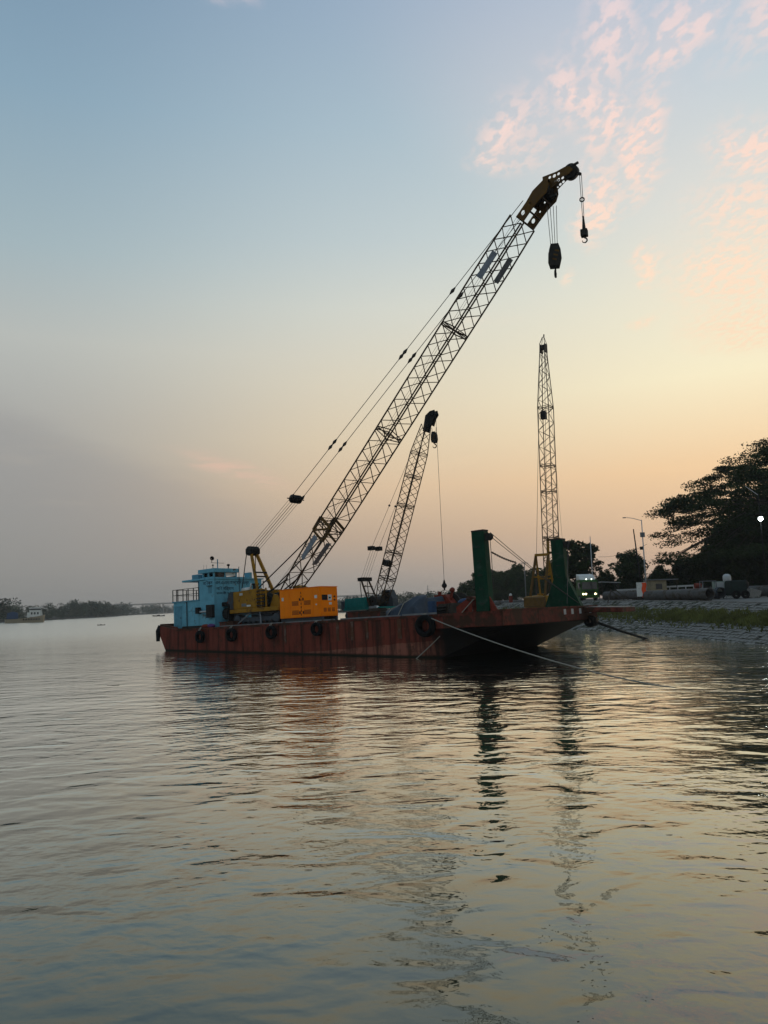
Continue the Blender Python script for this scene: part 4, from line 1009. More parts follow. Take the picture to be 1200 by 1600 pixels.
    for x, t, kd, m, lab in spots:
        s_, _ = pick(x, 960, t); k = thing('oil_drum' if kd == 'drum' else 'timber_crate', lab, 'drum' if kd == 'drum' else 'crate', on_barge(s_, t, DK, x*.37), 'clutter on the deck')
        if kd == 'drum':
            MB().ring((0, 0, 0), (0, 0, 1), [(.01, .02), (.29, .02), (.29, .3), (.305, .31), (.29, .33), (.29, .6), (.305, .61), (.29, .63), (.29, .88), (.27, .86), (.01, .86)], 18).build('barrel', m, k); MB().cyl((.15, 0, .87), (0, 0, 1), .04, .04, 8).build('bung', m_dark, k)
        else:
            for q in range(4):
                for y_ in (-.38, .38): MB().box(-.5, .5, y_-.015, y_+.015, .04+q*.16, .17+q*.16).build('plank', m, k)
            for y_ in (-.36, -.12, .12, .36): MB().box(-.5, .5, y_-.1, y_+.1, .66, .69).build('plank', m, k)
            for x_ in (-.46, .46): MB().box(x_-.04, x_+.04, -.36, .36, 0, .66).build('batten', m, k)
    # tyres
    def tyre(s, t, h, r, lab, face=True, rope=True):
        k = thing('tyre_fender', lab, 'tyre', on_barge(s, t, h), 'tyre fenders on the barge side'); q = r*.36
        axis = (0, 1, 0) if face else (1, 0, 0)
        MB().ring((0, 0, 0), axis, [(r*.55, -q*.6), (r*.72, -q), (r*.95, -q*.85), (r, -q*.3), (r, q*.3), (r*.95, q*.85), (r*.72, q), (r*.55, q*.6), (r*.62, 0)], 26).build('tyre', m_rubber, k, True)
        if rope: MB().tube([(-.05, 0, r*.6), (-.08, -.08 if face else 0, r*1.05), (-.05, .1 if face else .02, max(DK-h+.05, r*1.1))], .03, 6).tube([(.05, 0, r*.6), (.08, -.08 if face else 0, r*1.05), (.05, .1 if face else .02, max(DK-h+.05, r*1.1))], .03, 6).build('hanging_rope', m_rope, k)
    for (x, y, r, lab) in ((313, 995, .52, 'tyre fender below the blue deckhouse, second from the stern'), (362, 992, .55, 'tyre fender below the first red bitt box and crane counterweight'), (424, 988, .52, 'tyre fender below the yellow crane tracks'),
                           (495, 983, .5, 'tyre fender below the orange generator'), (665, 978, .72, 'largest tyre fender, near the dark bow')):
        s, h = pick(x, y, -.3); tyre(s, -.33, h, r, lab)
    s, h = pick(252, 984, .3); tyre(-30.95, .75, 2.75, .62, 'tyre fender hung over the stern corner', False, False); 
    MB_ = MB().tube([(0, 0, .5), (-.1, -.1, .0), (-.05, -.15, -.9)], [.14, .22, .16], 8); k = tag(MB_.build('hanging_cloth', m_black, None, True), 'black rag hanging from the stern corner of the barge', 'cloth'); k.matrix_world = on_barge(-30.8, .1, 2.75)
    # mooring lines
    a = BP(*((lambda q: (q[0], .05, q[1]))(pick(664, 962, .05)))); e = onz(1035, 1072, 0); ext = e+(e-a).normalized()*2
    tag(MB().tube([Vector((a.x+(e.x-a.x)*f, a.y+(e.y-a.y)*f, a.z*max(1-f, 0)**1.45-.15*max(f-.97, 0))) for f in [i/32 for i in range(34)]], .034, 7).build('mooring_rope', m_rope, None, True), 'long pale mooring rope running from the barge side into the near water', 'rope')
    a = BP(*((lambda q: (q[0], 1.2, q[1]))(pick(740, 936, 1.2)))); e = onz(650, 1029, 0)
    tag(MB().tube(sag(a, e+(e-a)*.05, .15, 14), .034, 7).build('mooring_rope', m_rope, None, True), 'shorter mooring rope slanting left from the bow fairlead to the water', 'rope')
    a = BP(4.9, 12.6, 1.75); e = onz(1009, 998, 0)
    tag(MB().tube([a, a.lerp(e, .5)+Vector((0, 0, -.05)), e+(e-a)*.04], .11, 8).build('mooring_spar', m_black, None, True), 'thick black spar slanting from under the bow to the water', 'spar')
    # whip line of the second crane and its ball hook
    hb = at(697, 915, slp.y+.0); hb = Vector((slp.x, slp.y, hb.z))
    k = thing('whip_line', 'thin whip line with ball hook hanging from the smaller dark boom', 'hook', Matrix.Translation(hb))
    tt = tip2-hb
    MB().tube([(0, 0, .25), tt], .017, 5).build('wire_rope', m_wire, k)
    MB().sphere((0, 0, 0), .2).tube([(0, 0, .1), (0, 0, .45)], [.14, .04]).tube([(0, 0, -.1), (0, 0, -.35)], [.08, .06]).build('ball', m_black, k, True)
    MB().tube([(0, 0, -.3), (-.45, .1, slp.z-hb.z)], .014, 4).tube([(0, 0, -.3), (.5, -.1, slp.z-hb.z)], .014, 4).build('sling', m_wire, k)
build_deck_things()

# ------------------------------------------------------------------ shore crane
def build_shore_crane():
    b = at(856, 940, 101); b.z = land_z(b.x, b.y)
    top = at(848.5, 541, 103.3); az = atan2(top.y-b.y, top.x-b.x)      # the boom leans a little away and to the right
    g = thing('crawler_crane', 'yellow crawler crane on the bank with its tall boom upright', 'crane', Matrix.Translation(b) @ Matrix.Rotation(az, 4, 'Z'), 'cranes')
    for y0, y1 in ((-2.2, -1.4), (1.4, 2.2)): crawler(g, -2.8, 2.8, y0, y1, .95, m_slate, 7, 30)
    MB().box(-1.2, 1.2, -1.5, 1.5, .3, .85).build('car_body', m_slate, g); MB().cyl((0, 0, .95), (0, 0, 1), 1.1, .25, 24).build('turntable', m_dark, g)
    MB().box(-3.6, 2.0, -1.55, 1.55, 1.05, 1.35).build('bed_frame', m_yel, g, bevel=.02)
    MB().prism([(-3.6, 1.36), (-.3, 1.36), (-.3, 2.75), (-3.4, 2.65)], -1.55, -.5).build('house', m_yel, g, bevel=.05)
    MB().prism([(-3.6, 1.36), (-.3, 1.36), (-.3, 2.75), (-3.4, 2.65)], .5, 1.55).build('house', m_yel, g, bevel=.05)
    MB().prism([(-4.1, 1.2), (-3.62, 1.2), (-3.62, 2.6), (-4.0, 2.5)], -1.5, 1.5).build('counterweight', m_yel2, g, bevel=.06)
    MB().prism([(.3, 1.36), (1.9, 1.36), (1.8, 2.2), (1.4, 3.0), (.3, 3.0)], .85, 1.7).build('cab', m_yel, g, bevel=.05); MB().box(.4, 1.4, .83, .85, 2.0, 2.8).build('cab_window', m_glass, g)
    MB().ring((.6, 0, 1.9), (0, 1, 0), [(.1, -.7), (.55, -.7), (.55, .7), (.1, .7)], 18).build('drum', m_dark, g)
    for s in (-1, 1):
        MB().bar((-3.3, s*1.1, 1.4), (-1.0, s*.9, 8.2), .26).build('gantry_leg', m_yel2, g); MB().bar((.3, s*1.1, 1.4), (-1.0, s*.9, 8.2), .2).build('gantry_leg', m_yel, g)
    MB().bar((-1.0, -1.0, 8.2), (-1.0, 1.0, 8.2), .35).bar((-2.0, -1.0, 5.2), (-2.0, 1.0, 5.2), .18).bar((-.35, -1.0, 5.0), (-.35, 1.0, 5.0), .18).build('gantry_crossbar', m_yel, g)
    inv = g.matrix_world.inverted(); tl = inv @ top; F = (1.6, 1.7); E = (max(tl.x, 2.0), tl.z)
    y0 = tl.y
    L = hypot(E[0]-F[0], E[1]-F[1])
    prof = [(0, .25, .62), (3.5, .7, .82), (9.0, .78, .85), (L*.75, .78, .85), (L, .3, .34)]
    # the boom stands in the crane's own plane; a small sideways lean is left out
    bm, node, d, p, _ = lattice(g, F, E, 0, prof, .06, .028, 1.15, m_boom, False, (9.0, L*.42, L*.52, L*.75))
    for s in (-1, 1): MB().bar(node(3.8, -1, s), node(9.0, -1, s), .34, .2).build('boom_gusset', m_yel, bm)
    MB().bar(node(7.0, -1, -1), node(7.0, -1, 1), .3).bar(node(8.8, -1, -1), node(8.8, -1, 1), .3).build('boom_gusset', m_yel2, bm)
    e3 = node(L, 0, 0)
    MB().prism([(e3.x-.45, e3.z-1.0), (e3.x+.5, e3.z-1.0), (e3.x+.5, e3.z+.3), (e3.x-.3, e3.z+.3)], -.42, -.3).build('head_plate', m_black, bm)
    MB().prism([(e3.x-.45, e3.z-1.0), (e3.x+.5, e3.z-1.0), (e3.x+.5, e3.z+.3), (e3.x-.3, e3.z+.3)], .3, .42).build('head_plate', m_black, bm)
    for k in range(3): MB().ring((e3.x, -.2+.2*k, e3.z-.2), (0, 1, 0), [(.05, -.06), (.42, -.06), (.42, .06), (.05, .06)], 16).build('sheave', m_black, bm)
    jb = MB()
    for s in (-1, 1): jb.bar((e3.x-.3, s*.4, e3.z+.3), (e3.x+.2, s*.1, e3.z+1.5), .08); jb.bar((e3.x+.4, s*.4, e3.z+.3), (e3.x+.2, s*.1, e3.z+1.5), .06)
    jb.bar((e3.x+.2, -.1, e3.z+1.4), (e3.x+.7, .1, e3.z+1.95), .16); jb.build('jib_tip', m_black, bm)
    MB().box(e3.x-1.2, e3.x-.6, -.0, .75, E[1]*.72, E[1]*.72+1.1, Matrix.Translation((.6, 0, 0))).build('hoist_block', m_black, bm)
    pd = MB()
    for s in (-1, 1): pd.tube([(-1.0, s*.8, 8.3), (e3.x-.3, s*.35, e3.z)], .03, 4)
    pd.tube([(e3.x+.5, -.2, e3.z-.3), (e3.x+.9, -.9, 8)], .018, 4); pd.build('pendant', m_wire, g)
build_shore_crane()

# ------------------------------------------------------------------ trees
def leaf_cloud(mb, c, r, n, size, rnd, squash=1.0):
    for _ in range(n):
        while True:
            q = Vector((rnd.uniform(-1, 1), rnd.uniform(-1, 1), rnd.uniform(-1, 1)))
            if q.length <= 1: break
        q = Vector((q.x*r, q.y*r, q.z*r*squash))+c
        a = Vector((rnd.gauss(0, 1), rnd.gauss(0, 1), rnd.gauss(0, .6))).normalized(); b = a.cross(Vector((rnd.gauss(0, 1), rnd.gauss(0, 1), rnd.gauss(0, 1)))).normalized(); s = size*rnd.uniform(.6, 1.3)
        mb.add([q-a*s, q+b*s*.45, q+a*s, q-b*s*.45], [(0, 1, 2, 3)])
def tree_meshes(seed, H, R, nclump, leaves, lsize, mat, base=.25, squash=.75, cr=.24):
    rnd = random.Random(seed); cr_ = R*cr
    tr = MB(); lean = Vector((rnd.uniform(-.06, .06), rnd.uniform(-.06, .06), 1)); top = lean*(H*.6)
    tr.tube([(0, 0, -.3), lean*H*.2, lean*H*.42, top], [H*.032, H*.025, H*.02, H*.01], 8)
    cr = MB(); cen = Vector((0, 0, H*(base+(1-base)/2)))
    for i in range(nclump):
        while True:
            q = Vector((rnd.uniform(-1, 1), rnd.uniform(-1, 1), rnd.uniform(-1, 1)))
            if .35 < q.length <= 1: break
        lump = .75+.35*sin(3*atan2(q.y, q.x)+seed)*.5+.2*rnd.random()
        c = cen+Vector((q.x*(R-cr_)*lump, q.y*(R-cr_)*lump, q.z*(H*(1-base)/2-cr_*.5)*lump))
        leaf_cloud(cr, c, cr_*rnd.uniform(.7, 1.3), leaves, lsize, rnd, squash)
        if i % 3 == 0: s = lean*H*rnd.uniform(.25, .55); tr.tube([s, s.lerp(c, .55)+Vector((0, 0, .2)), c], [H*.012, H*.008, .02], 5)
    return tr.mesh('trunk', m_bark), cr.mesh('crown', mat, fixn=False)
TREES = {}
def tree(kind, x, y, scale, label, group, name='tree', rz=0.0, sz=1.0):
    g = thing(name, label, 'tree', Matrix.Translation((x, y, land_z(x, y)-.05)) @ Matrix.Rotation(rz, 4, 'Z') @ Matrix.Diagonal((scale, scale, scale*sz, 1)), group)
    a, b = TREES[kind]; share('trunk', a, g); share('crown', b, g); return g
def build_trees():
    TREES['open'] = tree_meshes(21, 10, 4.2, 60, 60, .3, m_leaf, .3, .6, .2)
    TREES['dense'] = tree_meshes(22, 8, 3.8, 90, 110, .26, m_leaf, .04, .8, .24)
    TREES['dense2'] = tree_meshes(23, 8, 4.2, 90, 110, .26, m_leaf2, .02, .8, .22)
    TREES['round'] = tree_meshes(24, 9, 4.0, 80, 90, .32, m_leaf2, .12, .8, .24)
    # spreading rain tree
    rnd = random.Random(41); c0 = Vector((67.5, 108, 0)); z0 = land_z(c0.x, c0.y)
    g = thing('rain_tree', 'huge spreading tree with layered umbrella crown on the bank', 'tree', Matrix.Translation((c0.x, c0.y, z0-.1)))
    tr = MB(); cr = MB(); tr.tube([(0, 0, -.3), (.2, .1, 3), (-.3, 0, 6.5)], [1.15, .85, .75], 12)
    forks = []
    for k in range(9):
        a = 2*pi*k/9+rnd.uniform(-.25, .25); e = Vector((cos(a)*9, sin(a)*9, rnd.uniform(11, 15))); m_ = Vector((cos(a)*3.5, sin(a)*3.5, rnd.uniform(8.5, 10)))
        tr.tube([(-.3, 0, 6), m_, e], [.5, .36, .2], 8); forks.append(e)
    def ztop(r): return 28.0-.44*r-.0075*r*r
    for i in range(1250):
        r = 24.5*sqrt(rnd.random()); a = rnd.uniform(0, 2*pi)
        if rnd.random() < .5: r = 13+11.5*rnd.random()
        lob = 1+.07*sin(5*a+1)+.05*sin(9*a); r *= lob
        tier = rnd.choice((0, 0, .25, 0, 1.6, 1.8, 3.2, 3.3, 5.0, 6.6, 8.0, 9.6, 11.0)); dep = tier*(.35+.65*min(r/20, 1))+rnd.uniform(0, .7)
        c = Vector((cos(a)*r, sin(a)*r, max(ztop(r/lob)-dep, 5.5)))
        leaf_cloud(cr, c, rnd.uniform(1.1, 2.6), 120, .2, rnd, .3)
        if i % 4 == 0:
            f = min(forks, key=lambda q: (q-c).length); tr.tube([f, f.lerp(c, .5)+Vector((0, 0, .5)), c], [.13, .08, .03], 5)
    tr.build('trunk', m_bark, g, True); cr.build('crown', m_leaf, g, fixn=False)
    p = at(912, 930, 118); tree('open', p.x, p.y, 1.02, 'loose-crowned tree rising behind the truck and the far green post', 'trees on the bank', rz=.4)
    p = at(886, 930, 124); tree('round', p.x, p.y, .95, 'rounded dark tree between the upright yellow crane and the truck', 'trees on the bank', rz=1.1)
    p = at(988, 930, 132); tree('round', p.x, p.y, .95, 'smaller tree just left of the street lamp post', 'trees on the bank', rz=2.2)
    for i, (x, Y, s, k, lab) in enumerate(((948, 138, .68, 'dense', 'low dense tree between the truck and the lamp post'), (1030, 130, .72, 'dense2', 'low dense tree right behind the lamp post'), (1068, 128, .8, 'dense', 'bushy tree under the left edge of the huge tree'),
             (1104, 126, .85, 'dense2', 'bushy tree left of centre under the huge tree'), (1140, 124, 1.3, 'dense', 'bushy tree above the white tank under the huge tree'), (1176, 122, 1.7, 'dense2', 'taller bushy tree under the huge tree near the lit lamp'),
             (1215, 120, 2.0, 'dense', 'tallest bushy tree at the right edge under the huge tree'), (1160, 140, 1.9, 'dense2', 'tall dark tree standing behind the bushy trees at right'), (1120, 150, 1.35, 'dense', 'dark tree behind the bushes at right centre'))):
        p = at(x, 930, Y); tree(k, p.x, p.y, s, lab, 'bushy trees under the huge tree', rz=i*1.3)
    # belt of trees along the bank behind the barge
    row = [(716, 225, .8), (735, 218, .95), (752, 212, 1.05), (772, 208, 1.18), (790, 200, 1.12), (806, 205, 1.2), (824, 190, 1.0), (842, 175, .95), (728, 235, .9), (762, 228, 1.1), (782, 222, 1.25), (864, 150, .9)]
    labs = ['small tree at the left end of the belt behind the barge', 'second tree from the left end of the belt behind the barge', 'tree just behind the near green post', 'tree right beside the near green post in the belt', 'tree below the hanging chain in the belt behind the barge', 'tallest tree in the middle of the belt behind the barge', 'tree left of the utility pole in the belt', 'tree between the utility pole and the upright yellow crane', 'back-row tree at the left end of the belt', 'back-row tree behind the near green post', 'back-row tree behind the hanging chain', 'tree directly behind the upright yellow crane']
    for i, ((x, Y, s), lab) in enumerate(zip(row, labs)):
        p = at(x, 932, Y); tree(('dense', 'dense2', 'round')[i % 3], p.x, p.y, s, lab, 'belt of trees behind the barge', rz=i*.9)
    # low shrubs closing the foot of the trees
    marks = ['under the left end of the tree belt', 'left of the near green post', 'behind the near green post', 'right of the near green post', 'below the hanging chain', 'left of the marker post', 'by the foot of the utility pole', 'right of the utility pole', 'behind the shore crane tracks', 'behind the far green post', 'behind the truck cab', 'right of the truck', 'behind the open shelter', 'left of the barrier board', 'behind the orange cloth', 'behind the site hut', 'behind the guard rail', 'behind the red pump', 'behind the steel cage', 'behind the white tank', 'behind the compressor', 'behind the culvert piece', 'at the right edge']
    for i, mk in enumerate(marks):
        x = 712+i*22; Y = 196-i*2.6 if i < 8 else (150-(i-8)*2.0); p = at(x, 932, Y)
        tree(('dense', 'dense2')[i % 2], p.x, p.y, .5+.1*((i*7) % 4)/3, 'low dark shrub '+mk, 'low shrubs along the bank', name='shrub', rz=i*1.7, sz=.8)
    # palm
    p = at(838, 930, 140); z = land_z(p.x, p.y); g = thing('palm_tree', 'slim palm tree left of the upright yellow crane', 'tree', Matrix.Translation((p.x, p.y, z)))
    MB().tube([(0, 0, -.2), (.1, 0, 3), (.25, 0, 6.2)], [.2, .15, .12], 8).build('trunk', m_bark, g)
    for k in range(11):
        a = 2*pi*k/11; d = Vector((cos(a), sin(a), 0)); fr = MB(); prev = None
        P = [Vector((.25, 0, 6.2))+d*(2.0*f)+Vector((0, 0, .8*f-1.6*f*f)) for f in (0, .25, .5, .75, 1)]; n_ = d.cross(Vector((0, 0, 1)))
        vs = []; 
        for f, q in zip((.05, .25, .28, .2, .03), P): vs += [q-n_*f-Vector((0, 0, f*.4)), q, q+n_*f-Vector((0, 0, f*.4))]
        fr.add(vs, [(i*3+j, i*3+j+1, i*3+j+4, i*3+j+3) for i in range(4) for j in (0, 1)]); fr.build('frond', m_leaf, g, fixn=False)
build_trees()

def build_far():
    # wooded far banks
    land = MB()
    bank = [(-300, 300), (-208, 405), (-226, 520), (-262, 700), (-322, 930), (-380, 1250), (-440, 1600), (-480, 1930)]
    vs = []
    for x, y in bank: vs += [(x+3, y, -.4), (x-1.5, y, .8), (max(x-600, -1640), y, 1.5)]
    land.add(vs, [(i*3+j, i*3+j+1, i*3+j+4, i*3+j+3) for i in range(len(bank)-1) for j in (0, 1)])
    far = [(-420, 1540), (-200, 1350), (0, 1150), (60, 980), (110, 900), (200, 1000), (300, 1250)]; vs = []
    for x, y in far: vs += [(x, y-4, -.4), (x, y, 1.0), (x+40, min(y+900, 1945), 2)]
    land.add(vs, [(i*3+j, i*3+j+1, i*3+j+4, i*3+j+3) for i in range(len(far)-1) for j in (0, 1)])
    tag(land.build('far_bank', m_joint), kind='structure')
    rnd = random.Random(9); wd = MB()
    def belt(pl, y0, y1, step, hgt, depth, dx):
        pts = resample(pl, step, y0, y1)
        for p in pts:
            for _ in range(2):
                o = rnd.random()*depth; H = hgt*rnd.uniform(.62, 1.0)*(1.0+.28*sin(p.y*.021)+.15*sin(p.y*.063+p.x*.05)); c = p+Vector(dx)*o+Vector((rnd.uniform(-3, 3), rnd.uniform(-3, 3), 0))
                for k in range(4):
                    leaf_cloud(wd, c+Vector((rnd.uniform(-.3, .3)*H, rnd.uniform(-.3, .3)*H, H*(.2+.19*k)+1)), H*rnd.uniform(.22, .33), 60, .055*H, rnd, .75)
    belt(bank, 390, 900, 5.5, 12.5, 26, (-1, .1, 0)); belt(bank, 900, 1900, 13, 13.5, 40, (-1, .2, 0))
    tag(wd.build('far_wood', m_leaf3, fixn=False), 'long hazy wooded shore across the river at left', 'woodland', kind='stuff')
    wd = MB(); belt([(-420, 1540), (-200, 1350), (0, 1150), (60, 980), (110, 900)][::-1], 880, 1560, 9, 11.0, 30, (.2, 1, 0)); 
    belt([(110, 900), (200, 1000), (300, 1250)], 890, 1250, 12, 13, 30, (0, 1, 0))
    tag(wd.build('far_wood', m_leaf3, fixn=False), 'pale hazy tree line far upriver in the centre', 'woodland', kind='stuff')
    spit = [(-34, 452), (-20, 440), (10, 430), (40, 424), (62, 436)]; vs = []; sp = MB()
    for x, y in spit: vs += [(x, y-3, -.4), (x, y, 1.0), (x+6, y+60, 1.2)]
    sp.add(vs, [(i*3+j, i*3+j+1, i*3+j+4, i*3+j+3) for i in range(len(spit)-1) for j in (0, 1)]); tag(sp.build('far_spit', m_joint), kind='structure')
    wd = MB(); rr = random.Random(77)
    for i in range(120):
        x = -32+92*i/119+rr.uniform(-1, 1); f = (x+32)/92; H = (8.2+2.6*f)*rr.uniform(.75, 1.12); c = Vector((x, 440-14*f+rr.uniform(0, 24), 0))
        for k in range(4): leaf_cloud(wd, c+Vector((rr.uniform(-.3, .3)*H, rr.uniform(-.3, .3)*H, H*(.2+.19*k)+1)), H*rr.uniform(.22, .33), 60, .05*H, rr, .75)
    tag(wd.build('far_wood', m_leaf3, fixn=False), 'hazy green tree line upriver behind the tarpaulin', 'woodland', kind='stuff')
    # bridge far upriver
    g = thing('bridge', 'long pale road bridge far upriver in the haze', 'bridge'); a, b = Vector((-560, 1440, 17)), Vector((-8, 1060, 18))
    MB().bar(a, b, 8, 1.1).build('bridge_deck', m_conc, g); MB().bar(a+Vector((0, 0, 1.5)), b+Vector((0, 0, 1.5)), .4, .8).build('parapet', m_conc, g)
    for i in range(12):
        c = a.lerp(b, (i+.5)/12); MB().bar((c.x, c.y, -1.2), (c.x, c.y, 17.0), 2.0, 1.6).build('pier', m_conc, g)
    for (x, y0, y1, Y, lab) in ((614, 912, 940, 880, 'thin lattice mast far off beside the smaller dark boom'), (669, 914, 940, 900, 'thin lattice mast far off above the tarpaulin')):
        p = at(x, y1, Y); H = at(x, y0, Y).z; k = thing('transmission_mast', lab, 'mast', Matrix.Translation((p.x, p.y, -.5)), 'far masts'); m = MB()
        for sx, sy in ((-1, -1), (1, -1), (1, 1), (-1, 1)): m.bar((sx*1.6, sy*1.6, 0), (sx*.2, sy*.2, H), .22)
        for q in range(9):
            f = q/9; w = 1.6-1.4*f; w2 = 1.6-1.4*(q+1)/9; m.bar((-w, -w, H*f), (w2, -w2, H*(q+1)/9), .14); m.bar((w, -w, H*f), (-w2, -w2, H*(q+1)/9), .14)
        m.build('tower', m_grey, k); MB().bar((-2.2, 0, H*.8), (2.2, 0, H*.8), .2).build('crossarm', m_grey, k)
    # cargo boat at left
    p = onz(39, 973, 0); g = thing('cargo_boat', 'tan river cargo boat with white wheelhouse and blue covered hold at far left', 'boat', Matrix.Translation((p.x, p.y, 0)) @ Matrix.Rotation(radians(30), 4, 'Z') @ Matrix.Diagonal((.84, .84, 1.2, 1)))
    hb = MB(); prof = [(-10.5, .0, 1.6), (-9.5, 1.8, 1.5), (-5, 2.6, 1.55), (2, 2.7, 2.0), (7, 2.5, 2.5), (9.5, 1.9, 2.9), (10.2, .9, 3.0)]; vs = []
    for x, w, z in prof: vs += [(x, -w, z), (x*.97, -w*.75, -.6), (x*.97, w*.75, -.6), (x, w, z)]
    hb.add(vs, [(i*4+j, i*4+j+1, (i+1)*4+j+1, (i+1)*4+j) for i in range(6) for j in range(3)]+[(24, 25, 26, 27)]); hb.build('hull', m_tan, g)
    dk = MB(); vs = []
    for x, w, z in prof: vs += [(x, -w, z-.25), (x, w, z-.25)]
    dk.add(vs, [(i*2, i*2+1, i*2+3, i*2+2) for i in range(6)]); dk.build('deck', m_deck, g)
    for i in range(7): MB().cyl((-1+1.35*i, -2.75, 1.3), (0, 1, 0), .35, .2, 10).build('tyre', m_rubber, g)
    MB().prism([(-9.6, 1.6), (-3.6, 1.6), (-3.9, 4.0), (-6.4, 4.5), (-9.3, 3.9)], -1.6, 1.6).build('hold_cover', m_navy, g, bevel=.2)
    wh = MB().box(2.2, 8.0, -1.9, 1.9, 2.2, 4.9).build('wheelhouse', m_white, g, bevel=.06); MB().box(1.0, 2.2, -1.7, 1.7, 2.0, 4.0).build('cabin', m_white, g)
    MB().box(2.5, 7.6, -1.93, -1.9, 4.95, 5.5).box(7.6, 7.63, -1.7, 1.7, 4.95, 5.5).build('window', m_glass, g); MB().box(2.4, 7.6, -1.9, 1.9, 4.9, 5.55).build('bridge', m_glass, g); MB().box(2.0, 8.2, -2.2, 2.2, 5.55, 5.95).build('roof', m_white, g)
    for i in range(3): MB().box(2.8+1.6*i, 3.6+1.6*i, -1.93, -1.9, 3.2, 4.1).build('window', m_glass, g)
    MB().prism([(8.2, 2.4), (9.2, 2.6), (8.4, 5.3)], -.6, .6).build('stern_screen', m_white, g); MB().tube([(-9.8, 0, 1.6), (-9.8, 0, 5.6)], .08, 6).build('mast', m_dark, g)
    # small boats and flotsam
    for (x, y, L, lab) in ((248, 963, 9.0, 'tiny dark boat low on the far water left of the barge'), (158, 977, 2.2, 'small dark float on the water at left')):
        p = onz(x, y, 0); k = thing('rowing_boat', lab, 'boat', Matrix.Translation(p) @ Matrix.Rotation(.2, 4, 'Z'), 'tiny boats'); w = L*.13; vs = []
        for a, q, z in ((-L/2, .03, .7), (-L*.3, .8, .45), (0, 1, .38), (L*.3, .8, .45), (L/2, .03, .7)): vs += [(a, -w*q, z*L/6), (a, 0, -.1), (a, w*q, z*L/6)]
        MB().add(vs, [(i*3+j, i*3+j+1, i*3+j+4, i*3+j+3) for i in range(4) for j in (0, 1)]).build('hull', m_dark, k); MB().box(-L*.15, L*.1, -w*.7, w*.7, .1, L*.12).build('cover', m_dark, k)
    for (x, y, L, lab) in ((777, 1315, .11, 'dark floating leaf on the water in front of the barge'), (177, 1071, .3, 'small dark flotsam on the water left of the barge'), (1046, 1305, .05, 'tiny dark flotsam on the water at right'), (482, 1360, .05, 'tiny dark flotsam on the near water at left of centre'), (930, 1222, .06, 'tiny dark flotsam on the water right of the far post reflection')):
        p = onz(x, y, 0); m = MB(); pr = [(-1, 0), (-.5, .14), (.1, .2), (.6, .12), (1, .22), (.8, -.02), (.2, -.16), (-.5, -.1)]
        n_ = len(pr); m.add([(a*L, b*L, .006) for a, b in pr]+[(a*L, b*L, .008+.05*L*a*a) for a, b in pr], [tuple(range(n_-1, -1, -1)), tuple(range(n_, 2*n_))]+[(i, (i+1) % n_, n_+(i+1) % n_, n_+i) for i in range(n_)])
        k = tag(m.build('flotsam', m_dark, None), lab, 'flotsam', 'flotsam'); k.location = p
build_far()

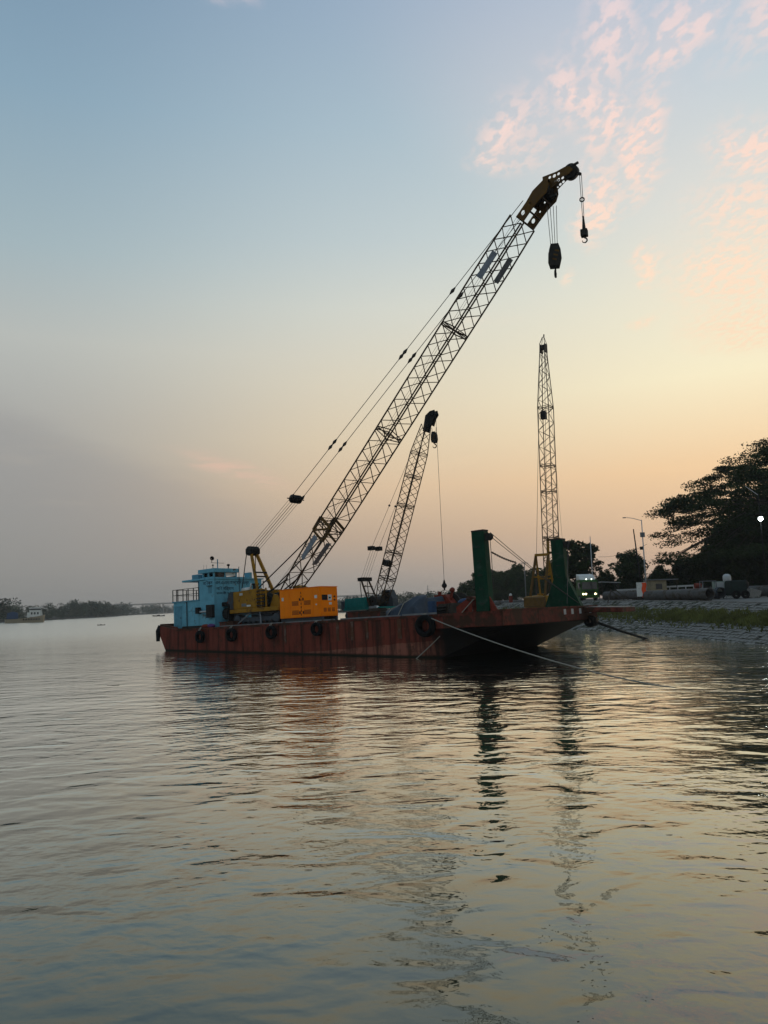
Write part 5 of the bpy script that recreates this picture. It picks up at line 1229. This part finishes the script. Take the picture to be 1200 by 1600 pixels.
# ------------------------------------------------------------------ things on the bank
def gp(x, Y):                                   # ground point under pixel column x at distance Y
    p = at(x, 935, Y); return Vector((p.x, p.y, land_z(p.x, p.y)))
def build_shore_things():
    def pipe(x0, Y0, x1, Y1, r, lab, wall=.09, group='large pipes on the bank', mat=None, nseg=1):
        mat = mat or m_pipe
        a, b = gp(x0, Y0), gp(x1, Y1); d = b-a; L = hypot(d.x, d.y)
        g = thing('large_pipe', lab, 'pipe', Matrix.Translation((a.x, a.y, min(a.z, b.z)+r+.12)) @ Matrix.Rotation(atan2(d.y, d.x), 4, 'Z'), group)
        for i in range(nseg):
            u0, u1 = L*i/nseg+.02, L*(i+1)/nseg-.02
            MB().ring((0, 0, 0), (1, 0, 0), [(r-wall, u0), (r, u0), (r, u1), (r-wall, u1)], 24).build('pipe_section', mat, g, False)
            for q in (u0+(u1-u0)*.2, u0+(u1-u0)*.8): MB().box(q-.12, q+.12, -.7, .7, -r-.13, -r+.05).build('chock', m_bark, g)
    pipe(1110, 79, 1012, 90, .62, 'long grey pipe in three lengths lying in front of the lamp post', nseg=3)
    pipe(1128, 83, 1070, 92, .6, 'grey pipe lying just behind the open mouth of the long pipe', mat=m_slate)
    pipe(1008, 92, 946, 98, .55, 'grey pipe lying between the truck and the lamp post')
    pipe(930, 91, 892, 97, .52, 'grey pipe with open dark mouth lying in front of the truck')
    pipe(825, 118, 772, 126, .42, 'thin pale pipe on the bank behind the near green post')
    pipe(1225, 82, 1172, 86, .6, 'grey pipe running out of frame at the right edge')
    # truck
    b = gp(922, 103); face = atan2(-b.y, -b.x)+.36
    g = thing('truck', 'green truck with white roof fairing and lit headlights facing the river', 'truck', Matrix.Translation(b) @ Matrix.Rotation(face, 4, 'Z'))
    cabm = MB().prism([(-1.9, .75), (.05, .75), (.12, 1.5), (-.02, 2.75), (-.2, 2.95), (-1.9, 2.95)], -1.22, 1.22).build('cab', m_greentruck, g, bevel=.06)
    MB().prism([(.125, 1.62), (-.005, 2.62), (.02, 2.62), (.15, 1.62)], -1.08, 1.08).build('windscreen', m_glass, g)
    for s in (-1, 1):
        MB().box(-1.15, -.2, s*1.225-.008, s*1.225+.008, 1.75, 2.55).build('side_window', m_glass, g)
        m = MB().bar((.0, s*1.2, 2.4), (.25, s*1.5, 2.35), .04); m.box(.2, .28, s*1.42-.1, s*1.42+.1, 1.9, 2.4); m.build('mirror', m_black, g)
    MB().prism([(-1.9, 2.955), (-.5, 2.955), (-1.0, 3.55), (-1.9, 3.8)], -1.15, 1.15).build('roof_fairing', m_white, g, bevel=.08)
    MB().box(.02, .22, -1.25, 1.25, .42, .82).build('bumper', m_greentruck, g, bevel=.04)
    for k in range(4): MB().box(.1, .15, -.75, .75, .95+k*.13, 1.02+k*.13).build('grille_bar', m_black, g)
    hl = emit('headlight', (1.0, .80, .42), 7)
    for y in (-.98, -.62, .72): MB().sphere((.2, y, .98), .125, 12, 8, (.6, 1, 1)).build('headlight', hl, g, True)
    MB().sphere((.2, .98, .98), .11, 12, 8, (.6, 1, 1)).build('headlight', m_galv, g, True)
    ml = emit('marker_light', (.9, 1.0, .8), 4)
    for y in (-.35, .4): MB().sphere((-.1, y, 3.02), .085, 10, 6).build('marker_light', ml, g, True)
    MB().box(-9.0, -2.0, -.5, .5, .7, .95).build('chassis', m_black, g); MB().box(-9.2, -2.1, -1.25, 1.25, .98, 1.1).build('flatbed', m_greentruck, g)
    for x in (-.75, -6.2, -7.4):
        for s in (-1, 1):
            w = MB().ring((x, s*1.05, .5), (0, 1, 0), [(.26, -.15), (.46, -.15), (.5, -.1), (.5, .1), (.46, .15), (.26, .15)], 20).build('wheel', m_rubber, g, True); MB().cyl((x, s*1.05, .5), (0, 1, 0), .27, .2, 16).build('rim', m_grey, w)
    # poles
    def pole(x, Y, ytop, r, lab, mat=m_galv, lean=0.0, arm=None, name='lamp_post', cat='lamp post', lit=False, head=True):
        b = gp(x, Y); H = at(x, ytop, Y).z-b.z
        g = thing(name, lab, cat, Matrix.Translation(b) @ Matrix.Rotation(lean, 4, 'Y'), 'poles on the bank')
        MB().tube([(0, 0, -.2), (0, 0, H*.5), (0, 0, H)], [r, r*.8, r*.55], 10).build('pole', mat, g, True); MB().cyl((0, 0, .1), (0, 0, 1), r*2.2, .2, 12).build('base', mat, g)
        if arm:
            for s, L, dz in arm:
                MB().tube([(0, 0, H-.1), (s*L*.6, 0, H+dz*.7), (s*L, 0, H+dz)], .04, 6).build('arm', mat, g)
                if head: MB().box(s*L-.1, s*L+s*.6+.1, -.12, .12, H+dz-.06, H+dz+.04).build('lamp_head', m_grey, g)
        return g, H
    g, H = pole(1011, 96, 812, .10, 'white lamp post with a long arm reaching left over the pipes', arm=[(-1, 1.9, .35)])
    MB().box(-.28, .28, -.1, .1, H*.78, H*.84).build('camera_box', m_grey, g); MB().box(-.45, -.1, -.08, .08, H*.62, H*.66).build('bracket', m_dark, g)
    pole(1005, 95, 826, .12, 'dark timber pole leaning left beside the white lamp post', mat=m_black, lean=-.07, name='utility_pole', cat='pole')
    pole(928, 108, 838, .09, 'white pole standing behind the truck cab', name='utility_pole', cat='pole')
    g, H = pole(822, 150, 876, .13, 'grey utility pole left of the upright yellow crane', mat=m_grey, name='utility_pole', cat='pole'); MB().bar((-.8, 0, H-.5), (.8, 0, H-.5), .12).build('crossarm', m_grey, g)
    for yy in (-.6, .6): MB().cyl((yy, 0, H-.35), (0, 0, 1), .05, .2, 8).build('insulator', m_white, g)
    # lit street lamp at the right edge
    b = gp(1199.5, 84); top = at(1199.5, 770, 84); g = thing('street_lamp', 'street lamp with a bright white lit head at the right edge', 'street lamp', Matrix.Translation(b)); H = top.z-b.z
    MB().tube([(0, 0, -.2), (0, 0, H)], [.07, .05], 10).build('pole', m_black, g, True)
    lz = at(1197, 811, 84).z-b.z
    MB().bar((0, 0, lz+.35), (-.15, -.35, lz+.2), .05).build('bracket', m_galv, g); MB().box(-.45, .05, -.55, -.3, lz+.15, lz+.28).build('housing', m_grey, g)
    MB().sphere((-.2, -.45, lz), .24, 14, 9).build('lamp', emit('lamp_lit', (.93, 1.0, .98), 30), g, True)
    ld = bpy.data.lights.new('lamp_light', 'POINT'); ld.energy = 8; ld.color = (.93, 1, .97); ld.shadow_soft_size = .3; lo = bpy.data.objects.new('lamp_light', ld); COL.objects.link(lo); lo.parent = g; lo.location = (-.2, -.9, lz-.1)
    MB().tube([(0, 0, H*.98), (-1.2, .4, H+.9)], .04, 6).build('arm', m_galv, g)
    # barrier board with orange cloth
    b = gp(1006, 90); k = thing('barrier_board', 'pale barrier board with an orange cloth hung over it behind the pipes', 'barrier', Matrix.Translation(b) @ Matrix.Rotation(-.2, 4, 'Z'))
    MB().box(-.75, .3, -.04, .04, .5, 2.2).build('board', m_white, k); 
    for x in (-.6, .2): MB().bar((x, .05, 0), (x, .05, 2.2), .08).build('post', m_bark, k)
    cl = MB(); vs = [(-.15+.5*i/6+.06*sin(j*1.3), -.07-.03*sin(i*2.1+j), 2.15-1.75*j/8) for j in range(9) for i in range(7)]; cl.add(vs, [(j*7+i, j*7+i+1, j*7+i+8, j*7+i+7) for j in range(8) for i in range(6)]); cl.build('cloth', m_orcloth, k, True)
    # small site hut, shelter roof
    b = gp(1026, 97); k = thing('site_hut', 'low beige site hut right of the orange cloth', 'hut', Matrix.Translation(b))
    MB().box(-1.0, 1.1, -.9, .9, 0, 2.35).build('wall', M('beige_board', (.24, .2, .13), .8), k, bevel=.03); MB().box(-1.25, 2.6, -1.1, 1.1, 2.36, 2.48).build('roof', m_grey, k); MB().box(-.3, .5, -.92, -.9, 1.2, 1.9).build('window', m_glass, k); MB().bar((2.4, -.9, 0), (2.4, -.9, 2.36), .08).build('post', m_bark, k)
    b = gp(952, 112); k = thing('shelter', 'open shelter with a thin pale sheet roof right of the truck', 'shelter', Matrix.Translation(b))
    MB().box(-1.4, 1.4, -1, 1, 2.5, 2.58, Matrix.Rotation(.06, 4, 'Y')).build('roof', m_galv, k)
    for x in (-1.2, 1.2):
        for y in (-.8, .8): MB().bar((x, y, 0), (x, y, 2.52-x*.06), .09).build('post', m_bark, k)
    # guard rails
    for (x0, x1, Y, z, lab) in ((1035, 1098, 97, 1.45, 'pale guard rail behind the long pipe'), (965, 1003, 108, 1.3, 'grey guard rail between the shelter and the barrier board')):
        a, b = gp(x0, Y), gp(x1, Y); k = thing('guard_rail', lab, 'guard rail', Matrix.Translation(a), 'guard rails'); d = b-a
        for zz in (z, z*.6): MB().bar((0, 0, zz), (d.x, d.y, zz+d.z), .07, .22).build('rail', m_galv, k)
        for i in range(6): q = d*(i/5); MB().bar((q.x, q.y, 0), (q.x, q.y, z+.1), .1).build('post', m_galv, k)
    # welding frames, tank, machines
    b = gp(1108, 84); k = thing('welding_cage', 'open steel frame cage standing behind the long pipe', 'cage', Matrix.Translation(b))
    fr = [(-.75, -.4), (.75, -.4), (.75, .4), (-.75, .4)]
    for x, y in fr: MB().bar((x, y, 0), (x, y, 2.05), .07).build('post', m_grey, k)
    for z in (.1, 2.05):
        for i in range(4): MB().bar((*fr[i], z), (*fr[(i+1) % 4], z), .06).build('rail', m_grey, k)
    MB().box(-.55, .05, -.25, .25, .12, 1.5).build('welding_set', m_black, k)
    b = gp(1124, 84); k = thing('control_cabinet', 'pale green control cabinet right of the steel cage', 'cabinet', Matrix.Translation(b))
    MB().box(-.6, .6, -.3, .3, .8, 1.95).build('casing', M('pale_green', (.22, .27, .24), .5), k, bevel=.03); MB().box(-.5, .5, -.315, -.3, .9, 1.85).build('door', m_galv, k)
    for x in (-.5, .5): MB().bar((x, 0, 0), (x, 0, .8), .08).build('leg', m_dark, k)
    b = gp(1138.5, 84); k = thing('water_tank', 'white rounded water tank on a steel stand above the pipes', 'tank', Matrix.Translation(b))
    MB().ring((0, 0, 1.75), (0, 0, 1), [(.02, 0), (.38, 0), (.44, .1), (.44, .7), (.36, .9), (.15, 1.0), (.02, 1.0)], 20).build('tank', m_galv, k, True)
    for x, y in ((-.35, -.35), (.35, -.35), (.35, .35), (-.35, .35)): MB().bar((x, y, 0), (x, y, 1.75), .07).build('leg', m_galv, k)
    MB().box(-.45, .45, -.45, .45, 1.68, 1.75).build('platform', m_grey, k)
    b = gp(1153, 82); k = thing('compressor', 'dark green covered compressor beside the white tank', 'compressor', Matrix.Translation(b))
    MB().box(-1.0, .75, -.8, .8, .35, 2.0).build('body', M('dark_cover', (.02, .03, .028), .8), k, bevel=.15); MB().ring((-.55, -.85, .45), (0, 1, 0), [(.2, -.1), (.45, -.1), (.45, .1), (.2, .1)], 16).ring((.45, -.85, .45), (0, 1, 0), [(.2, -.1), (.45, -.1), (.45, .1), (.2, .1)], 16).build('wheel', m_rubber, k); MB().sphere((.9, 0, 1.5), .55, 10, 7, (.7, .9, 1)).build('cover', m_dark, k, True)
    b = gp(1092, 86); k = thing('pump', 'small red pump behind the long pipe', 'pump', Matrix.Translation(b)); MB().cyl((0, 0, 1.55), (1, 0, 0), .3, .7, 14).build('motor', m_red2, k); MB().box(-.5, .5, -.3, .3, 1.1, 1.25).build('base', m_red2, k)
    for x in (-.4, .4): MB().bar((x, 0, 0), (x, 0, 1.1), .1).build('leg', m_dark, k)
    b = gp(1174, 82); k = thing('broken_culvert', 'tilted pale concrete culvert piece at right', 'culvert', Matrix.Translation(b) @ Matrix.Rotation(.25, 4, 'Y') @ Matrix.Rotation(.3, 4, 'Z'))
    MB().box(-.75, .75, -.5, -.38, .1, 1.0).build('slab', m_conc, k, bevel=.03); MB().box(-.75, .75, .38, .5, .1, 1.0).build('slab', m_conc, k, bevel=.03); MB().box(-.75, .75, -.5, .5, -.05, .1).build('slab', m_conc, k, bevel=.03)
    # orange drum on the bank behind the near post, sheet pile
    b = gp(798, 120); k = thing('marker_post', 'orange and red marker post on the bank right of the near green post', 'post', Matrix.Translation(b)); MB().cyl((0, 0, .6), (0, 0, 1), .3, 1.2, 14).build('drum', m_red2, k); MB().sphere((0, 0, 1.35), .24).build('cap', m_white, k, True)
    b = gp(770, 112); k = thing('concrete_pier', 'grey concrete pier standing just right of the near green post', 'pier', Matrix.Translation(b)); MB().box(-.55, .55, -.5, .5, 0, 2.4).build('shaft', m_conc, k, bevel=.04); MB().box(-.65, .65, -.6, .6, 0, .3).build('footing', m_conc, k)
    # timber trestle near the apron
    a = onz(968, 943, 2.7); 
    b = gp(965, 92); k = thing('timber_trestle', 'dark crossed timbers leaning on the pipe near the barge apron', 'trestle', Matrix.Translation(b))
    for p, q in (((-1.4, -.5, 0), (-.6, .3, 1.6)), ((-.2, .3, 1.6), (1.4, -.6, 0)), ((-.8, .3, 1.5), (.9, -.7, 0)), ((-.9, -.2, .7), (.9, -.2, .7))): MB().bar(p, q, .12).build('timber', m_bark, k)
    # overhead wires between the poles
    tag(MB().tube(sag(at(1011, 850, 96), at(935, 870, 108), .5, 12), .02, 4).build('overhead_wire', m_wire), 'thin overhead wire between the lamp post and the white pole', 'wire')
build_shore_things()

# ------------------------------------------------------------------ haze
def build_haze():
    m = bpy.data.materials.new('haze_air'); m.use_nodes = True; t = m.node_tree; t.nodes.clear()
    o = t.nodes.new('ShaderNodeOutputMaterial'); v = t.nodes.new('ShaderNodeVolumePrincipled')
    v.inputs['Color'].default_value = (.88, .89, .88, 1); v.inputs['Density'].default_value = .00024; v.inputs['Anisotropy'].default_value = .2
    t.links.new(v.outputs[0], o.inputs['Volume'])
    h = MB().box(-1680, 1680, -200, 1980, -2.2, 47).build('haze', m); tag(h, 'thin grey river haze filling the air', 'haze', kind='stuff')
build_haze()
